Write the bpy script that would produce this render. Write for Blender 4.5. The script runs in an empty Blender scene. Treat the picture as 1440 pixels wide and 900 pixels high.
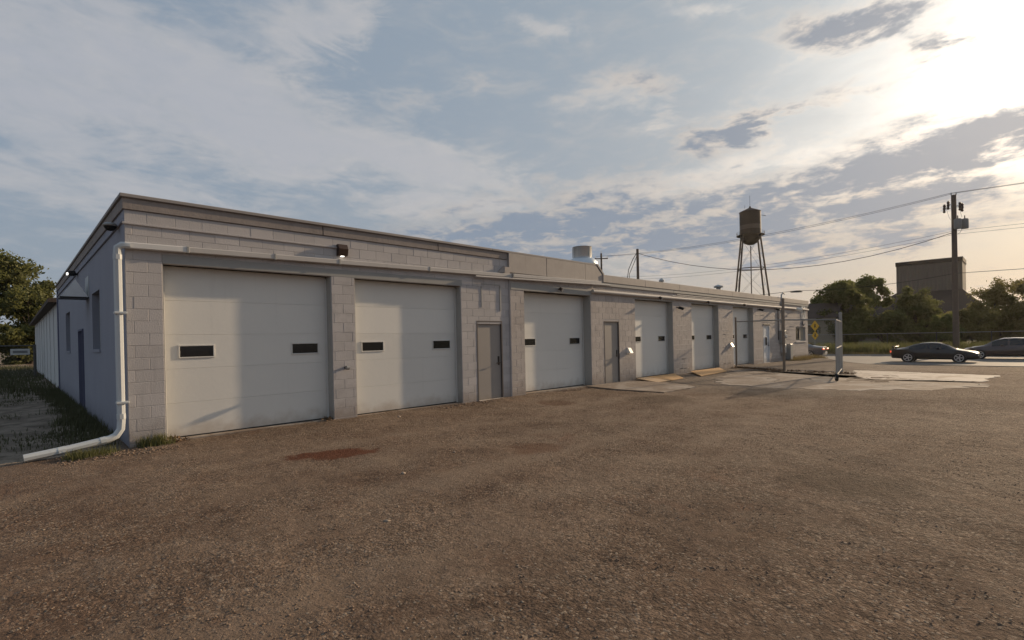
import bpy, bmesh, math, random
import numpy as np
from mathutils import Vector, Matrix, noise as mnoise
random.seed(7); RNG = np.random.default_rng(7)
S = bpy.context.scene
COL = S.collection
rad = math.radians

# ------------------------------------------------------------------ camera
camd = bpy.data.cameras.new('camera'); cam = bpy.data.objects.new('camera', camd); COL.objects.link(cam)
camd.sensor_fit = 'HORIZONTAL'; camd.sensor_width = 36.0
camd.lens = 712.612 / 1440 * 36.0
camd.shift_y = 30 / 1440
camd.clip_start = 0.05; camd.clip_end = 3000
CAMP = Vector((-1.3334, -10.1658, 1.5763))
cam.matrix_world = Matrix(((0.71063167, 0.01776579, -0.70333989, CAMP.x),
                           (-0.70324933, -0.0119702, -0.71084252, CAMP.y),
                           (-0.0210478, 0.99977052, 0.00398738, CAMP.z), (0, 0, 0, 1)))
S.camera = cam
CR = Vector((0.71063167, -0.70324933, -0.0210478)); CU = Vector((0.01776579, -0.0119702, 0.99977052)); CF = Vector((0.70333989, 0.71084252, -0.00398738))
def px_size(p):                                   # rough size of one metre at p, used only to rank repeated pieces
    return 712.6 / max(0.5, (Vector(p) - CAMP).dot(CF))

# ------------------------------------------------------------------ node expressions
class E_:
    def __init__(s, nt, sock): s.nt = nt; s.s = sock
    def _m(s, op, o=None, o2=None, clamp=False):
        n = s.nt.nodes.new('ShaderNodeMath'); n.operation = op; n.use_clamp = clamp
        for i, v in enumerate((s, o, o2)):
            if v is None: continue
            if isinstance(v, E_): s.nt.links.new(v.s, n.inputs[i])
            else: n.inputs[i].default_value = v
        return E_(s.nt, n.outputs[0])
    def __add__(s, o): return s._m('ADD', o)
    def __radd__(s, o): return s._m('ADD', o)
    def __sub__(s, o): return s._m('SUBTRACT', o)
    def __rsub__(s, o): return (s * -1) + o
    def __mul__(s, o): return s._m('MULTIPLY', o)
    def __rmul__(s, o): return s._m('MULTIPLY', o)
    def __truediv__(s, o): return s._m('DIVIDE', o)
    def pow(s, o): return s._m('POWER', o)
    def exp(s): return s._m('EXPONENT')
    def max(s, o): return s._m('MAXIMUM', o)
    def min(s, o): return s._m('MINIMUM', o)
    def clamp(s): return s._m('ADD', 0.0, clamp=True)
    def step(s, a, b):                            # smoothstep
        n = s.nt.nodes.new('ShaderNodeMapRange'); n.interpolation_type = 'SMOOTHSTEP'
        s.nt.links.new(s.s, n.inputs['Value']); n.inputs['From Min'].default_value = a; n.inputs['From Max'].default_value = b
        return E_(s.nt, n.outputs[0])
def vec(nt, x, y, z):
    n = nt.nodes.new('ShaderNodeCombineXYZ')
    for i, v in enumerate((x, y, z)):
        if isinstance(v, E_): nt.links.new(v.s, n.inputs[i])
        else: n.inputs[i].default_value = v
    return n.outputs[0]
def sep(nt, sock):
    n = nt.nodes.new('ShaderNodeSeparateXYZ'); nt.links.new(sock, n.inputs[0]); return [E_(nt, o) for o in n.outputs]
def noise(nt, v, scale=1.0, detail=4, rough=.55, dist=0.0, dims='3D'):
    n = nt.nodes.new('ShaderNodeTexNoise'); n.noise_dimensions = dims
    if v is not None: nt.links.new(v, n.inputs['Vector'])
    n.inputs['Scale'].default_value = scale; n.inputs['Detail'].default_value = detail
    n.inputs['Roughness'].default_value = rough; n.inputs['Distortion'].default_value = dist
    return E_(nt, n.outputs['Fac'])
def mix(nt, f, a, b, mode='MIX'):
    n = nt.nodes.new('ShaderNodeMix'); n.data_type = 'RGBA'; n.blend_type = mode; n.clamp_factor = True
    for i, v in ((0, f), (6, a), (7, b)):
        if isinstance(v, E_): nt.links.new(v.s, n.inputs[i])
        elif hasattr(v, 'is_output'): nt.links.new(v, n.inputs[i])
        elif isinstance(v, (int, float)): n.inputs[i].default_value = v
        else: n.inputs[i].default_value = (*v[:3], 1)
    return n.outputs[2]
def scalec(nt, col, k):
    n = nt.nodes.new('ShaderNodeVectorMath'); n.operation = 'SCALE'
    if hasattr(col, 'is_output'): nt.links.new(col, n.inputs[0])
    else: n.inputs[0].default_value = col[:3]
    if isinstance(k, E_): nt.links.new(k.s, n.inputs['Scale'])
    else: n.inputs['Scale'].default_value = k
    return n.outputs[0]

# ------------------------------------------------------------------ world: evening sky with broken cloud
SUN_AZ, SUN_EL = -7.6, 16.8                       # degrees, azimuth from +X towards +Y
sd = Vector((math.cos(rad(SUN_EL)) * math.cos(rad(SUN_AZ)), math.cos(rad(SUN_EL)) * math.sin(rad(SUN_AZ)), math.sin(rad(SUN_EL))))
w = bpy.data.worlds.new('World'); S.world = w; w.use_nodes = True
nt = w.node_tree; nt.nodes.clear()
out = nt.nodes.new('ShaderNodeOutputWorld'); bg = nt.nodes.new('ShaderNodeBackground'); nt.links.new(bg.outputs[0], out.inputs[0])
bg.inputs['Strength'].default_value = 0.1
sky = nt.nodes.new('ShaderNodeTexSky'); sky.sky_type = 'NISHITA'; sky.sun_disc = False
sky.sun_elevation = rad(SUN_EL); sky.sun_rotation = rad(90 - SUN_AZ); sky.dust_density = 2.0; sky.air_density = 1.0; sky.ozone_density = 1.5
tc = nt.nodes.new('ShaderNodeTexCoord'); D = tc.outputs['Generated']
dx, dy, dz = sep(nt, D)
dzc = dz.max(0.0)
az = dy._m('ARCTAN2', dx) * (180 / math.pi)
el = dz._m('ARCSINE') * (180 / math.pi)
cosang = dx * sd.x + dy * sd.y + dz * sd.z
ang = cosang.min(0.99999)._m('ARCCOSINE') * (180 / math.pi)
pl = vec(nt, dx / (dzc + 0.14), dy / (dzc + 0.14), 0.0)           # a cloud deck overhead
# edges of the masses are broken up by warping
wn = nt.nodes.new('ShaderNodeTexNoise'); nt.links.new(pl, wn.inputs['Vector']); wn.inputs['Scale'].default_value = 1.7; wn.inputs['Detail'].default_value = 7; wn.inputs['Roughness'].default_value = .6
wsep = nt.nodes.new('ShaderNodeSeparateColor'); nt.links.new(wn.outputs['Color'], wsep.inputs[0])
w1 = E_(nt, wsep.outputs[0]) - .5; w2 = E_(nt, wsep.outputs[1]) - .5
ae = vec(nt, az * .10 + el * .09, el * .30 - az * .03, 0.0)       # streaks drawn out along the wind, slightly tilted
fb = noise(nt, pl, 3.6, 9, .62, .4) - .5; fb2 = noise(nt, pl, 1.1, 6, .55, .2) - .5; fb3 = noise(nt, ae, 1.0, 9, .62, .8) - .5; fb4 = noise(nt, ae, 3.1, 7, .6, .5) - .5
A2 = az + w1 * 20.0 + fb3 * 10.0; B2 = el + w2 * 7.0 + fb3 * 4.0
def masses(lst):
    tot = None
    for a0, e0, ra, re, phi, amp in lst:
        c, s_ = math.cos(phi), math.sin(phi)
        u = ((A2 - a0) * c + (B2 - e0) * s_) * (1 / ra); v = ((B2 - e0) * c - (A2 - a0) * s_) * (1 / re)
        g = ((u * u + v * v) * -1.0).exp() * amp
        tot = g if tot is None else tot + g
    return tot
WH = [(86.4, 21.4, 13.3, 9.4, -2.843, .85), (65.3, 30.5, 8.3, 2.9, 2.838, 0.8), (60.5, 20.5, 13.9, 3.7, -2.979, .8), (73.5, 22.5, 7.6, 3.5, -2.64, 0.6), (50.9, 17.3, 10.7, 2.6, -2.895, 0.55), (41.3, 32.0, 4.7, 0.8, -2.95, 0.5), (25.3, 31.4, 4.2, 0.7, -2.883, 0.5), (33.5, 24.6, 8.0, 2.2, -2.95, .6), (24.0, 15.8, 16.0, 1.6, 3.05, .6), (20, 8.5, 24., 1.6, 3.1, .6)]
GR = [(23.9, 11.8, 23.6, 4.2, 3.123, 0.72), (47.4, 12.2, 13.9, 3.0, 3.044, 0.62), (3.5, 14.6, 10.5, 2.5, 2.98, .85), (17.1, 20.9, 10.5, 1.1, 3.0, 0.46), (32.4, 25.0, 6.9, 1.8, -2.951, 0.5), (24.1, 18.9, 6.7, 1.2, 2.88, 0.40), (11.4, 27.6, 6.6, 2.0, -3.024, 0.75), (4.5, 24.1, 2.2, 1.3, -2.985, 0.6), (8.4, 18.2, 4.8, 1.5, 3.0, 0.5), (14.1, 4.6, 18.5, 1.3, -3.11, 0.4), (12.3, 8.2, 15.9, 1.2, 3.081, 0.4), (38, 9.0, 12, 1.3, 3.1, .35)]
mw = masses(WH); mg = masses(GR)
behind = (ang - 100.0).step(0, 30)                               # the unseen half of the sky: plain broken cloud of the same kind
fb5 = noise(nt, pl, 9.0, 6, .6, .5) - .5
dw = mw + fb * 1.15 + fb3 * 1.1 + fb4 * .5 + fb2 * .4 + behind * .35 - .30
lump = fb * 1.25 + fb3 * .95 + fb4 * .55 + fb5 * .45
dg = mg * 1.15 + lump - .30
white = dw.step(-.25, .8) * .88; gray = dg.step(-.15, .62) * .92
near = ((ang * ang) * (-1 / (2 * 17.0 ** 2))).exp(); wide = ((ang * ang) * (-1 / (2 * 40.0 ** 2))).exp()
bank = el.step(8.0, 17.0)
haze = ((el.max(0.0)) * -.085).exp()
base = scalec(nt, mix(nt, bank * -.5 + .5, sky.outputs[0], scalec(nt, sky.outputs[0], .55)), .62)
base = mix(nt, .62, base, mix(nt, wide, (3.3, 4.2, 5.4), (5.2, 5.9, 6.2)))
hz = mix(nt, wide, (3.1, 3.6, 4.2), (5.6, 4.25, 3.2))
base = mix(nt, haze * .85, base, hz)
veil = (fb3 + fb4 * .6).step(-.12, .3) * .30                      # thin high veil
base = mix(nt, veil, base, mix(nt, wide, (4.2, 4.3, 4.5), (6.6, 6.0, 5.4)))
wcol = mix(nt, (dw + fb5 * .6).step(.05, .7) * .9, mix(nt, wide, (5.6, 5.4, 5.4), (8.2, 7.3, 6.4)), mix(nt, wide, (4.0, 4.25, 4.85), (5.8, 5.6, 5.4)))
wcol = mix(nt, near * bank, wcol, (14., 12.8, 11.2))
sk = mix(nt, white, base, wcol)
glow = near * near * bank * (fb * 10.0 + fb3 * 8.0 + 9.0).max(2.0)
sk = mix(nt, 1.0, sk, scalec(nt, (1.0, .93, .82), glow), 'ADD')
core = (dg + fb5 * .9 + fb4 * .9 + fb3 * .4).step(.0, .66)
gcore = mix(nt, wide, (2.35, 2.95, 3.85), (2.5, 2.95, 3.65)); gcore = mix(nt, near * .5, gcore, (5.6, 5.1, 4.8))
gedge = mix(nt, wide, (4.5, 4.4, 4.4), (6.8, 5.6, 4.5)); gedge = mix(nt, near * bank, gedge, (13., 11.3, 9.5))
gc = mix(nt, core, gedge, gcore)
sk = mix(nt, gray, sk, gc)
nt.links.new(sk, bg.inputs['Color'])

# ------------------------------------------------------------------ sun, exposure
sl = bpy.data.lights.new('sun', 'SUN'); so = bpy.data.objects.new('sun', sl); COL.objects.link(so)
sl.energy = 5.0; sl.angle = rad(0.9); sl.color = (1.0, .76, .50)
so.rotation_euler = (-sd).to_track_quat('-Z', 'Y').to_euler(); so.location = (60, -10, 30)
S.view_settings.view_transform = 'Standard'; S.view_settings.look = 'None'; S.view_settings.exposure = 0; S.view_settings.gamma = 1
S.view_settings.use_curve_mapping = False

# ------------------------------------------------------------------ materials
MATS = {}
def mat(name, col, rough=.8, metal=0.0, var=.12, vscale=3.0, bump=0.0, bscale=60.0, spec=.3, emit=None, dirt=None, streak=0.0, transl=0.0, rnd=0.0, coat=0.0, patch=None):
    m = bpy.data.materials.new(name); m.use_nodes = True; nt = m.node_tree
    b = nt.nodes['Principled BSDF']; b.inputs['Roughness'].default_value = rough; b.inputs['Metallic'].default_value = metal
    b.inputs['Specular IOR Level'].default_value = spec
    if coat: b.inputs['Coat Weight'].default_value = coat; b.inputs['Coat Roughness'].default_value = .04
    t = nt.nodes.new('ShaderNodeTexCoord'); g = nt.nodes.new('ShaderNodeNewGeometry'); P = g.outputs['Position']
    n1 = noise(nt, P, vscale, 6, .6); k = (n1 - .5) * (2 * var) + 1.0
    if rnd:
        oi = nt.nodes.new('ShaderNodeObjectInfo'); k = k * ((E_(nt, oi.outputs['Random']) - .5) * (2 * rnd) + 1.0)
    c = scalec(nt, col, k)
    if streak:
        x, y, z = sep(nt, P)
        st = noise(nt, vec(nt, x * 9.0, y * 9.0, z * .5), 1.0, 5, .6).step(.55, .8)
        c = mix(nt, st * streak, c, tuple(v * .55 for v in col))
    if patch:
        pf = (noise(nt, P, .9, 7, .65, .6) + (noise(nt, P, 7.0, 5, .6) - .5) * .35).step(patch[1], patch[1] + .16); c = mix(nt, pf * patch[2], c, patch[0])
    if dirt:
        dcol, z0, z1, amt = dirt
        x, y, z = sep(nt, P)
        f = (z + (noise(nt, P, 4.0, 5) - .5) * .5).step(z1, z0)
        c = mix(nt, f * amt, c, dcol)
    nt.links.new(c, b.inputs['Base Color'])
    if emit: b.inputs['Emission Color'].default_value = (*emit[0], 1); b.inputs['Emission Strength'].default_value = emit[1]
    if bump:
        bn = nt.nodes.new('ShaderNodeBump'); bn.inputs['Strength'].default_value = bump; bn.inputs['Distance'].default_value = .02
        nt.links.new(noise(nt, P, bscale, 5, .65).s, bn.inputs['Height']); nt.links.new(bn.outputs[0], b.inputs['Normal'])
    if transl:
        tr = nt.nodes.new('ShaderNodeBsdfTranslucent'); nt.links.new(c, tr.inputs[0]); ms = nt.nodes.new('ShaderNodeMixShader'); ms.inputs[0].default_value = transl
        o = nt.nodes['Material Output']; nt.links.new(b.outputs[0], ms.inputs[1]); nt.links.new(tr.outputs[0], ms.inputs[2]); nt.links.new(ms.outputs[0], o.inputs[0])
    MATS[name] = m; return m
PAINT = (.445, .418, .408)
mat('block_paint', PAINT, .85, var=.07, vscale=1.6, bump=.4, bscale=45, dirt=((.22, .17, .135), -.08, .45, .65), streak=.28, rnd=.06, patch=((.36, .335, .325), .52, .55))
mat('block_paint_worn', (.43, .385, .355), .88, var=.14, vscale=2.2, bump=.5, bscale=38, dirt=((.22, .17, .135), -.08, .45, .65), streak=.4, rnd=.08, patch=((.34, .30, .275), .50, .6))
mat('mortar', (.42, .39, .375), .9, var=.08, bump=.3)
mat('mortar_light', (.60, .555, .51), .9, var=.08, bump=.3)  # paler than the joints: sunlight caught by the raised beads put into the colour
mat('side_paint', (.28, .285, .33), .85, var=.09, vscale=1.2, bump=.35, bscale=30, dirt=((.12, .12, .14), -.1, .5, .5), streak=.15)
mat('trim_blue', (.11, .115, .17), .7, var=.08)
mat('fascia', (.37, .33, .30), .7, var=.16, vscale=2.5, streak=.35, bump=.15, bscale=20)
mat('fascia_old', (.27, .235, .215), .85, var=.3, vscale=3, streak=.5, bump=.4, bscale=25)
mat('coping', (.28, .255, .24), .7, var=.12, spec=.4)
mat('gutter', (.46, .435, .41), .75, var=.1, streak=.25)
mat('gutter_new', (.60, .585, .56), .6, var=.05)
mat('downspout', (.50, .52, .525), .45, var=.08, streak=.2)
mat('lintel', (.31, .305, .29), .7, var=.1, streak=.2)
mat('door_white', (.68, .66, .615), .5, var=.05, vscale=1.1, bump=.10, bscale=6, dirt=((.36, .28, .21), -.08, .30, .6), streak=.12, rnd=.035)
mat('door_frame_white', (.62, .605, .57), .5, var=.03)
mat('jamb', (.35, .345, .325), .8, var=.1, bump=.2, dirt=((.2, .17, .14), -.05, .3, .5))
mat('pane', (.012, .011, .011), .12, var=0, spec=.5)
mat('steel_door', (.30, .27, .245), .5, var=.05, streak=.08, dirt=((.22, .18, .14), -.05, .15, .5))
mat('door_trim', (.10, .085, .08), .6)
mat('steel_white', (.62, .64, .66), .45, var=.06, dirt=((.3, .25, .2), 0, .3, .5))
mat('dark_metal', (.035, .028, .025), .45, .3)
mat('bronze', (.07, .045, .035), .45, .4)
mat('grey_metal', (.32, .32, .31), .5, .5, var=.12)
mat('galv', (.62, .63, .64), .3, .9, var=.08, vscale=6)
mat('transformer_grey', (.22, .21, .20), .6, var=.1)
mat('hood_sheet', (.80, .80, .79), .75, .0, var=.15, vscale=5)
mat('galv_dull', (.46, .47, .47), .6, .35, var=.12, vscale=5)
mat('white_plastic', (.78, .75, .68), .35, var=.03)
mat('lens_lit', (.9, .9, .9), .3, emit=((1.0, .95, .85), 3.0))
mat('lens_off', (.5, .5, .48), .2, var=.02)
mat('black_plastic', (.015, .015, .016), .4)
mat('roofing', (.08, .078, .075), .95, var=.2, bump=.4)
mat('concrete', (.29, .245, .205), .9, var=.18, vscale=1.6, bump=.4, bscale=40, patch=((.19, .14, .104), .40, .88))
mat('concrete_pale', (.46, .40, .34), .85, var=.14, vscale=1.2, bump=.3, bscale=40, patch=((.24, .185, .14), .47, .75))
mat('plywood', (.50, .31, .15), .75, var=.15, vscale=4, bump=.15)
mat('plywood_old', (.42, .30, .19), .8, var=.2, vscale=4, bump=.15)
mat('asphalt', (.16, .145, .13), .8, var=.15, vscale=.6, bump=.3, bscale=80)
mat('kerb', (.33, .30, .27), .9, var=.15, bump=.3)
mat('leaf', (.15, .165, .052), .6, var=.45, vscale=1.1, transl=.55)
mat('leaf_dark', (.135, .14, .048), .6, var=.45, vscale=.9, transl=.5)
mat('leaf_warm', (.17, .15, .05), .6, var=.4, vscale=.8, transl=.55)
mat('bark', (.085, .065, .05), .95, var=.3, bump=.6, bscale=20)
mat('grass', (.13, .13, .05), .7, var=.4, vscale=2.0, transl=.4)
mat('grass_dull', (.085, .085, .042), .8, var=.45, vscale=2.5, transl=.15)
mat('grass_dry', (.22, .17, .07), .8, var=.35, vscale=2.0, transl=.3)
mat('wood_pole', (.13, .10, .08), .9, var=.25, vscale=5, bump=.4)
mat('wire', (.03, .028, .027), .6)
mat('tower_steel', (.040, .026, .021), .7, var=.3, vscale=.5)
mat('tower_faded', (.085, .066, .057), .7, var=.35, vscale=1.5)
mat('silo_sheet', (.155, .13, .112), .7, .2, var=.2, vscale=.5)
mat('silo_roof', (.045, .034, .03), .8, var=.2, vscale=.4)
mat('far_wall', (.30, .26, .20), .85, var=.1)
mat('far_white', (.56, .56, .55), .8, var=.06, streak=.1)
mat('far_roof', (.09, .07, .06), .9, var=.15)
mat('sign_yellow', (.75, .42, .02), .5, var=.04)
mat('sign_black', (.02, .02, .02), .6)
mat('sign_white', (.55, .55, .53), .6, var=.04)
mat('sign_grey', (.20, .20, .20), .6)
mat('car_black', (.008, .007, .008), .3, .0, var=0, spec=.4, coat=.6)
mat('car_grey', (.07, .07, .078), .35, .3, var=0, spec=.5, coat=1.0)
mat('car_maroon', (.045, .028, .025), .28, .4, var=0, spec=.5, coat=1.0)
mat('car_glass', (.012, .013, .014), .06, var=0, spec=.6)
mat('tyre', (.02, .02, .02), .85)
mat('rim', (.45, .45, .45), .35, .8)
mat('tail_light', (.55, .05, .03), .3, emit=((1, .12, .05), 1.2))
mat('head_light', (.75, .75, .72), .12, var=0, spec=.7)
mat('stone', (.21, .15, .11), .95, var=.35, vscale=8, bump=.3)
mat('stone_pale', (.29, .235, .185), .95, var=.25, vscale=8)
mat('litter', (.17, .11, .065), .9, var=.5, vscale=9)
mat('fence_steel', (.30, .29, .27), .8, .1, var=.15)
mat('post_wood', (.24, .19, .145), .9, var=.25, vscale=5, bump=.3)
mat('fence_dark', (.10, .095, .09), .6, .4, var=.15)

def ground_mat():
    m = bpy.data.materials.new('dirt_gravel'); m.use_nodes = True; nt = m.node_tree; b = nt.nodes['Principled BSDF']
    b.inputs['Roughness'].default_value = .95; b.inputs['Specular IOR Level'].default_value = .15
    P = nt.nodes.new('ShaderNodeNewGeometry').outputs['Position']; x, y, z = sep(nt, P)
    big = noise(nt, P, .35, 5, .6, .4); med = noise(nt, P, 1.6, 6, .65, .5); fine = noise(nt, P, 22, 6, .75); grit = noise(nt, P, 75, 4, .7)
    c = mix(nt, big.step(.3, .7), (.132, .086, .060), (.196, .141, .103))
    c = mix(nt, med.step(.45, .75) * .6, c, (.232, .178, .134))
    c = mix(nt, med.step(.5, .25) * .6, c, (.088, .053, .036))
    pool = noise(nt, P, .18, 4, .55, .6)
    c = mix(nt, pool.step(.5, .3) * .5, c, scalec(nt, c, .62))
    red = noise(nt, P, .8, 5, .6, .8).step(.6, .78)
    c = mix(nt, red * .6, c, (.135, .062, .038))
    mid = noise(nt, P, 9.0, 6, .7, .6)
    c = mix(nt, fine.step(.32, .7), scalec(nt, c, .72), scalec(nt, c, 1.26))
    c = mix(nt, mid.step(.52, .66) * .55, c, scalec(nt, c, 1.5)); c = mix(nt, mid.step(.46, .34) * .6, c, scalec(nt, c, .55))
    vo = nt.nodes.new('ShaderNodeTexVoronoi'); vo.inputs['Scale'].default_value = 34; nt.links.new(P, vo.inputs['Vector'])
    vd = E_(nt, vo.outputs['Distance']); vc = nt.nodes.new('ShaderNodeSeparateColor'); nt.links.new(vo.outputs['Color'], vc.inputs[0]); vr = E_(nt, vc.outputs[0])
    peb = vd.step(.42, .25) * vr.step(.62, .72)
    c = mix(nt, peb * .75, c, mix(nt, E_(nt, vc.outputs[1]), (.12, .085, .065), (.34, .29, .235)))
    v2 = nt.nodes.new('ShaderNodeTexVoronoi'); v2.inputs['Scale'].default_value = 48; nt.links.new(P, v2.inputs['Vector'])
    v2c = nt.nodes.new('ShaderNodeSeparateColor'); nt.links.new(v2.outputs['Color'], v2c.inputs[0]); r2 = E_(nt, v2c.outputs[0]); d2 = E_(nt, v2.outputs['Distance'])
    v3 = nt.nodes.new('ShaderNodeTexVoronoi'); v3.inputs['Scale'].default_value = 19; nt.links.new(P, v3.inputs['Vector']); v3.inputs['Randomness'].default_value = 1.0
    v3c = nt.nodes.new('ShaderNodeSeparateColor'); nt.links.new(v3.outputs['Color'], v3c.inputs[0]); r3 = E_(nt, v3c.outputs[0]); d3_ = E_(nt, v3.outputs['Distance'])
    loose = noise(nt, P, .9, 5, .6, .5).step(.34, .58)
    lane = None                                                   # wheel tracks worn smooth along the row of doors
    wob = (noise(nt, P, .22, 3) - .5) * 2.2 + (noise(nt, P, 1.5, 4) - .5) * .35
    for yc, sl_, wd in ((-2.3, .05, .32), (-3.9, .05, .34), (-5.6, -.06, .30), (-7.1, -.06, .34)):
        q = (y - yc - x * sl_ * -1.0 + wob) * (1 / wd); q = (q * q * -1.0).exp(); lane = q if lane is None else lane.max(q)
    lane = lane * noise(nt, P, .5, 4).step(.35, .6)
    loose = loose * (lane * -.8 + 1.0); c = mix(nt, lane * .45, c, (.235, .178, .132))
    c = scalec(nt, c, (r2 - .5) * (loose * .34 + .12) + (r3 - .5) * .15 + 1.0)
    c = mix(nt, r2.step(.88, .94) * loose * .6, c, (.33, .265, .205)); c = mix(nt, r3.step(.94, .97) * loose * .5, c, (.06, .042, .032))
    # rusty damp patch in front of the first door
    sx = (x - 1.95) * .82 + (y + 3.1) * -.42; sy = (x - 1.95) * .42 + (y + 3.1) * .82
    stn = ((sx * sx) * (1 / .62 ** 2) + (sy * sy) * (1 / .30 ** 2) + (noise(nt, P, 4, 6, .65) - .5) * 2.6).step(1.25, .55)
    c = mix(nt, stn * .92, c, (.105, .036, .018))
    for cx, cy, r, colr in ((4.2, -5.0, .5, (.12, .06, .036)), (8.4, -1.9, .55, (.10, .05, .03)), (13.5, -5.4, 1.3, (.085, .062, .048)), (5.0, -8.9, .7, (.085, .06, .042)), (10.5, -3.6, 1.0, (.10, .07, .05)), (-2.3, -1.9, 1.1, (.10, .055, .04))):
        q = (((x - cx) * (x - cx) + (y - cy) * (y - cy)) * (1 / r ** 2) + (med - .5) * 2.2).step(1.2, .2)
        c = mix(nt, q * .6, c, colr)
    # greyer gravel towards the gate, and the weedy lot beside the building
    gv = (x + (med - .5) * 4).step(11.5, 16.0) * (y + (med - .5) * 2).step(-8.5, -4.5)
    c = mix(nt, gv * .55, c, mix(nt, fine, (.17, .145, .12), (.28, .245, .21)))
    lot = (x + (med - .5) * .6).step(.1, -.25) * (y + (med - .5) * .7 + (x * .12)).step(-.35, .15)
    lc = mix(nt, med.step(.35, .65), (.20, .165, .125), (.40, .335, .265)); lc = mix(nt, fine.step(.3, .7) * .5, scalec(nt, lc, .75), scalec(nt, lc, 1.3))
    c = mix(nt, lot, c, lc)
    far = x.step(30, 44)
    c = mix(nt, far * .5, c, (.15, .12, .09))
    verge = x.step(56.2, 57.5)
    c = mix(nt, verge, c, mix(nt, med, (.07, .075, .03), (.12, .10, .05)))
    nt.links.new(c, b.inputs['Base Color'])
    h = fine * .8 + grit * .4 + peb * .5 + mid * 1.3 * (lane * -.6 + 1.0) + (r2 * .8 - d2 * .6) * (loose * .8 + .2) + (r3 * .8 - d3_ * .7) * loose
    bn = nt.nodes.new('ShaderNodeBump'); bn.inputs['Strength'].default_value = .8; bn.inputs['Distance'].default_value = .04
    nt.links.new(h.s, bn.inputs['Height']); nt.links.new(bn.outputs[0], b.inputs['Normal'])
    MATS['dirt_gravel'] = m
ground_mat()

# ------------------------------------------------------------------ mesh helpers
class MB:
    def __init__(s): s.v = []; s.f = []
    def add(s, vs, fs):
        o = len(s.v); s.v += [tuple(v) for v in vs]; s.f += [tuple(i + o for i in f) for f in fs]; return s
    def box(s, x0, x1, y0, y1, z0, z1, M=None):
        vs = [(x, y, z) for x in (x0, x1) for y in (y0, y1) for z in (z0, z1)]
        if M is not None: vs = [M @ Vector(v) for v in vs]
        return s.add(vs, [(0, 1, 3, 2), (4, 6, 7, 5), (0, 4, 5, 1), (2, 3, 7, 6), (0, 2, 6, 4), (1, 5, 7, 3)])
    def cbox(s, x0, x1, y0, y1, z0, z1, c=.01):       # box with every edge chamfered
        bm = bmesh.new(); bmesh.ops.create_cube(bm, size=1)
        for v in bm.verts: v.co = Vector(((x0 + x1) / 2 + v.co.x * (x1 - x0), (y0 + y1) / 2 + v.co.y * (y1 - y0), (z0 + z1) / 2 + v.co.z * (z1 - z0)))
        bmesh.ops.bevel(bm, geom=bm.edges[:], offset=c, segments=1, affect='EDGES', profile=.5)
        bm.verts.index_update(); s.add([v.co[:] for v in bm.verts], [[v.index for v in f.verts] for f in bm.faces]); bm.free(); return s
    def tube(s, pts, r, n=8, cap=True):
        pts = [Vector(p) for p in pts]; rs = r if isinstance(r, (list, tuple)) else [r] * len(pts)
        rings = []; up = None
        for i, p in enumerate(pts):
            t = (pts[min(i + 1, len(pts) - 1)] - pts[max(i - 1, 0)]).normalized()
            if up is None: up = Vector((0, 0, 1)) if abs(t.z) < .9 else Vector((0, 1, 0))
            a = t.cross(up).normalized(); b_ = a.cross(t).normalized(); up = b_
            rings.append([p + (a * math.cos(2 * math.pi * k / n + math.pi / n) + b_ * math.sin(2 * math.pi * k / n + math.pi / n)) * rs[i] for k in range(n)])
        vs = [q for rg in rings for q in rg]; fs = []
        for i in range(len(pts) - 1):
            for k in range(n): fs.append((i * n + k, i * n + (k + 1) % n, (i + 1) * n + (k + 1) % n, (i + 1) * n + k))
        if cap: fs.append(tuple(range(n - 1, -1, -1))); fs.append(tuple(range((len(pts) - 1) * n, len(pts) * n)))
        return s.add(vs, fs)
    def lathe(s, prof, n=24, M=None, cap=True):                  # prof: (r, z)
        vs = []
        for r, z in prof:
            for k in range(n):
                a = 2 * math.pi * k / n; v = Vector((r * math.cos(a), r * math.sin(a), z)); vs.append(M @ v if M is not None else v)
        fs = []
        for i in range(len(prof) - 1):
            for k in range(n): fs.append((i * n + k, i * n + (k + 1) % n, (i + 1) * n + (k + 1) % n, (i + 1) * n + k))
        if cap: fs.append(tuple(range(n - 1, -1, -1))); fs.append(tuple(range((len(prof) - 1) * n, len(prof) * n)))
        return s.add(vs, fs)
    def prism(s, poly, off):                           # 3-D polygon pushed along an offset
        n = len(poly); off = Vector(off); vs = [Vector(p) for p in poly] + [Vector(p) + off for p in poly]
        return s.add(vs, [tuple(range(n - 1, -1, -1)), tuple(range(n, 2 * n))] + [(i, (i + 1) % n, n + (i + 1) % n, n + i) for i in range(n)])
    def obj(s, name, m, parent=None, smooth=False, kind=None, loc=None):
        me = bpy.data.meshes.new(name); me.from_pydata(s.v, [], s.f); me.materials.append(MATS[m])
        bm = bmesh.new(); bm.from_mesh(me); bmesh.ops.recalc_face_normals(bm, faces=bm.faces[:]); bm.to_mesh(me); bm.free()
        if smooth:
            me.polygons.foreach_set('use_smooth', [True] * len(me.polygons)); me.set_sharp_from_angle(angle=rad(40))
        o = bpy.data.objects.new(name, me); COL.objects.link(o)
        if parent: o.parent = parent
        if kind: o['kind'] = kind
        if loc: o.location = loc
        return o
def tag(o, label, cat, group=None):
    o['label'] = label; o['category'] = cat
    if group: o['group'] = group
    return o
def thing(name, label, cat, loc=(0, 0, 0), group=None, rz=0):
    o = bpy.data.objects.new(name, None); COL.objects.link(o); o.location = loc; o.rotation_euler = (0, 0, rz); o.empty_display_size = .2
    return tag(o, label, cat, group)
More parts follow.
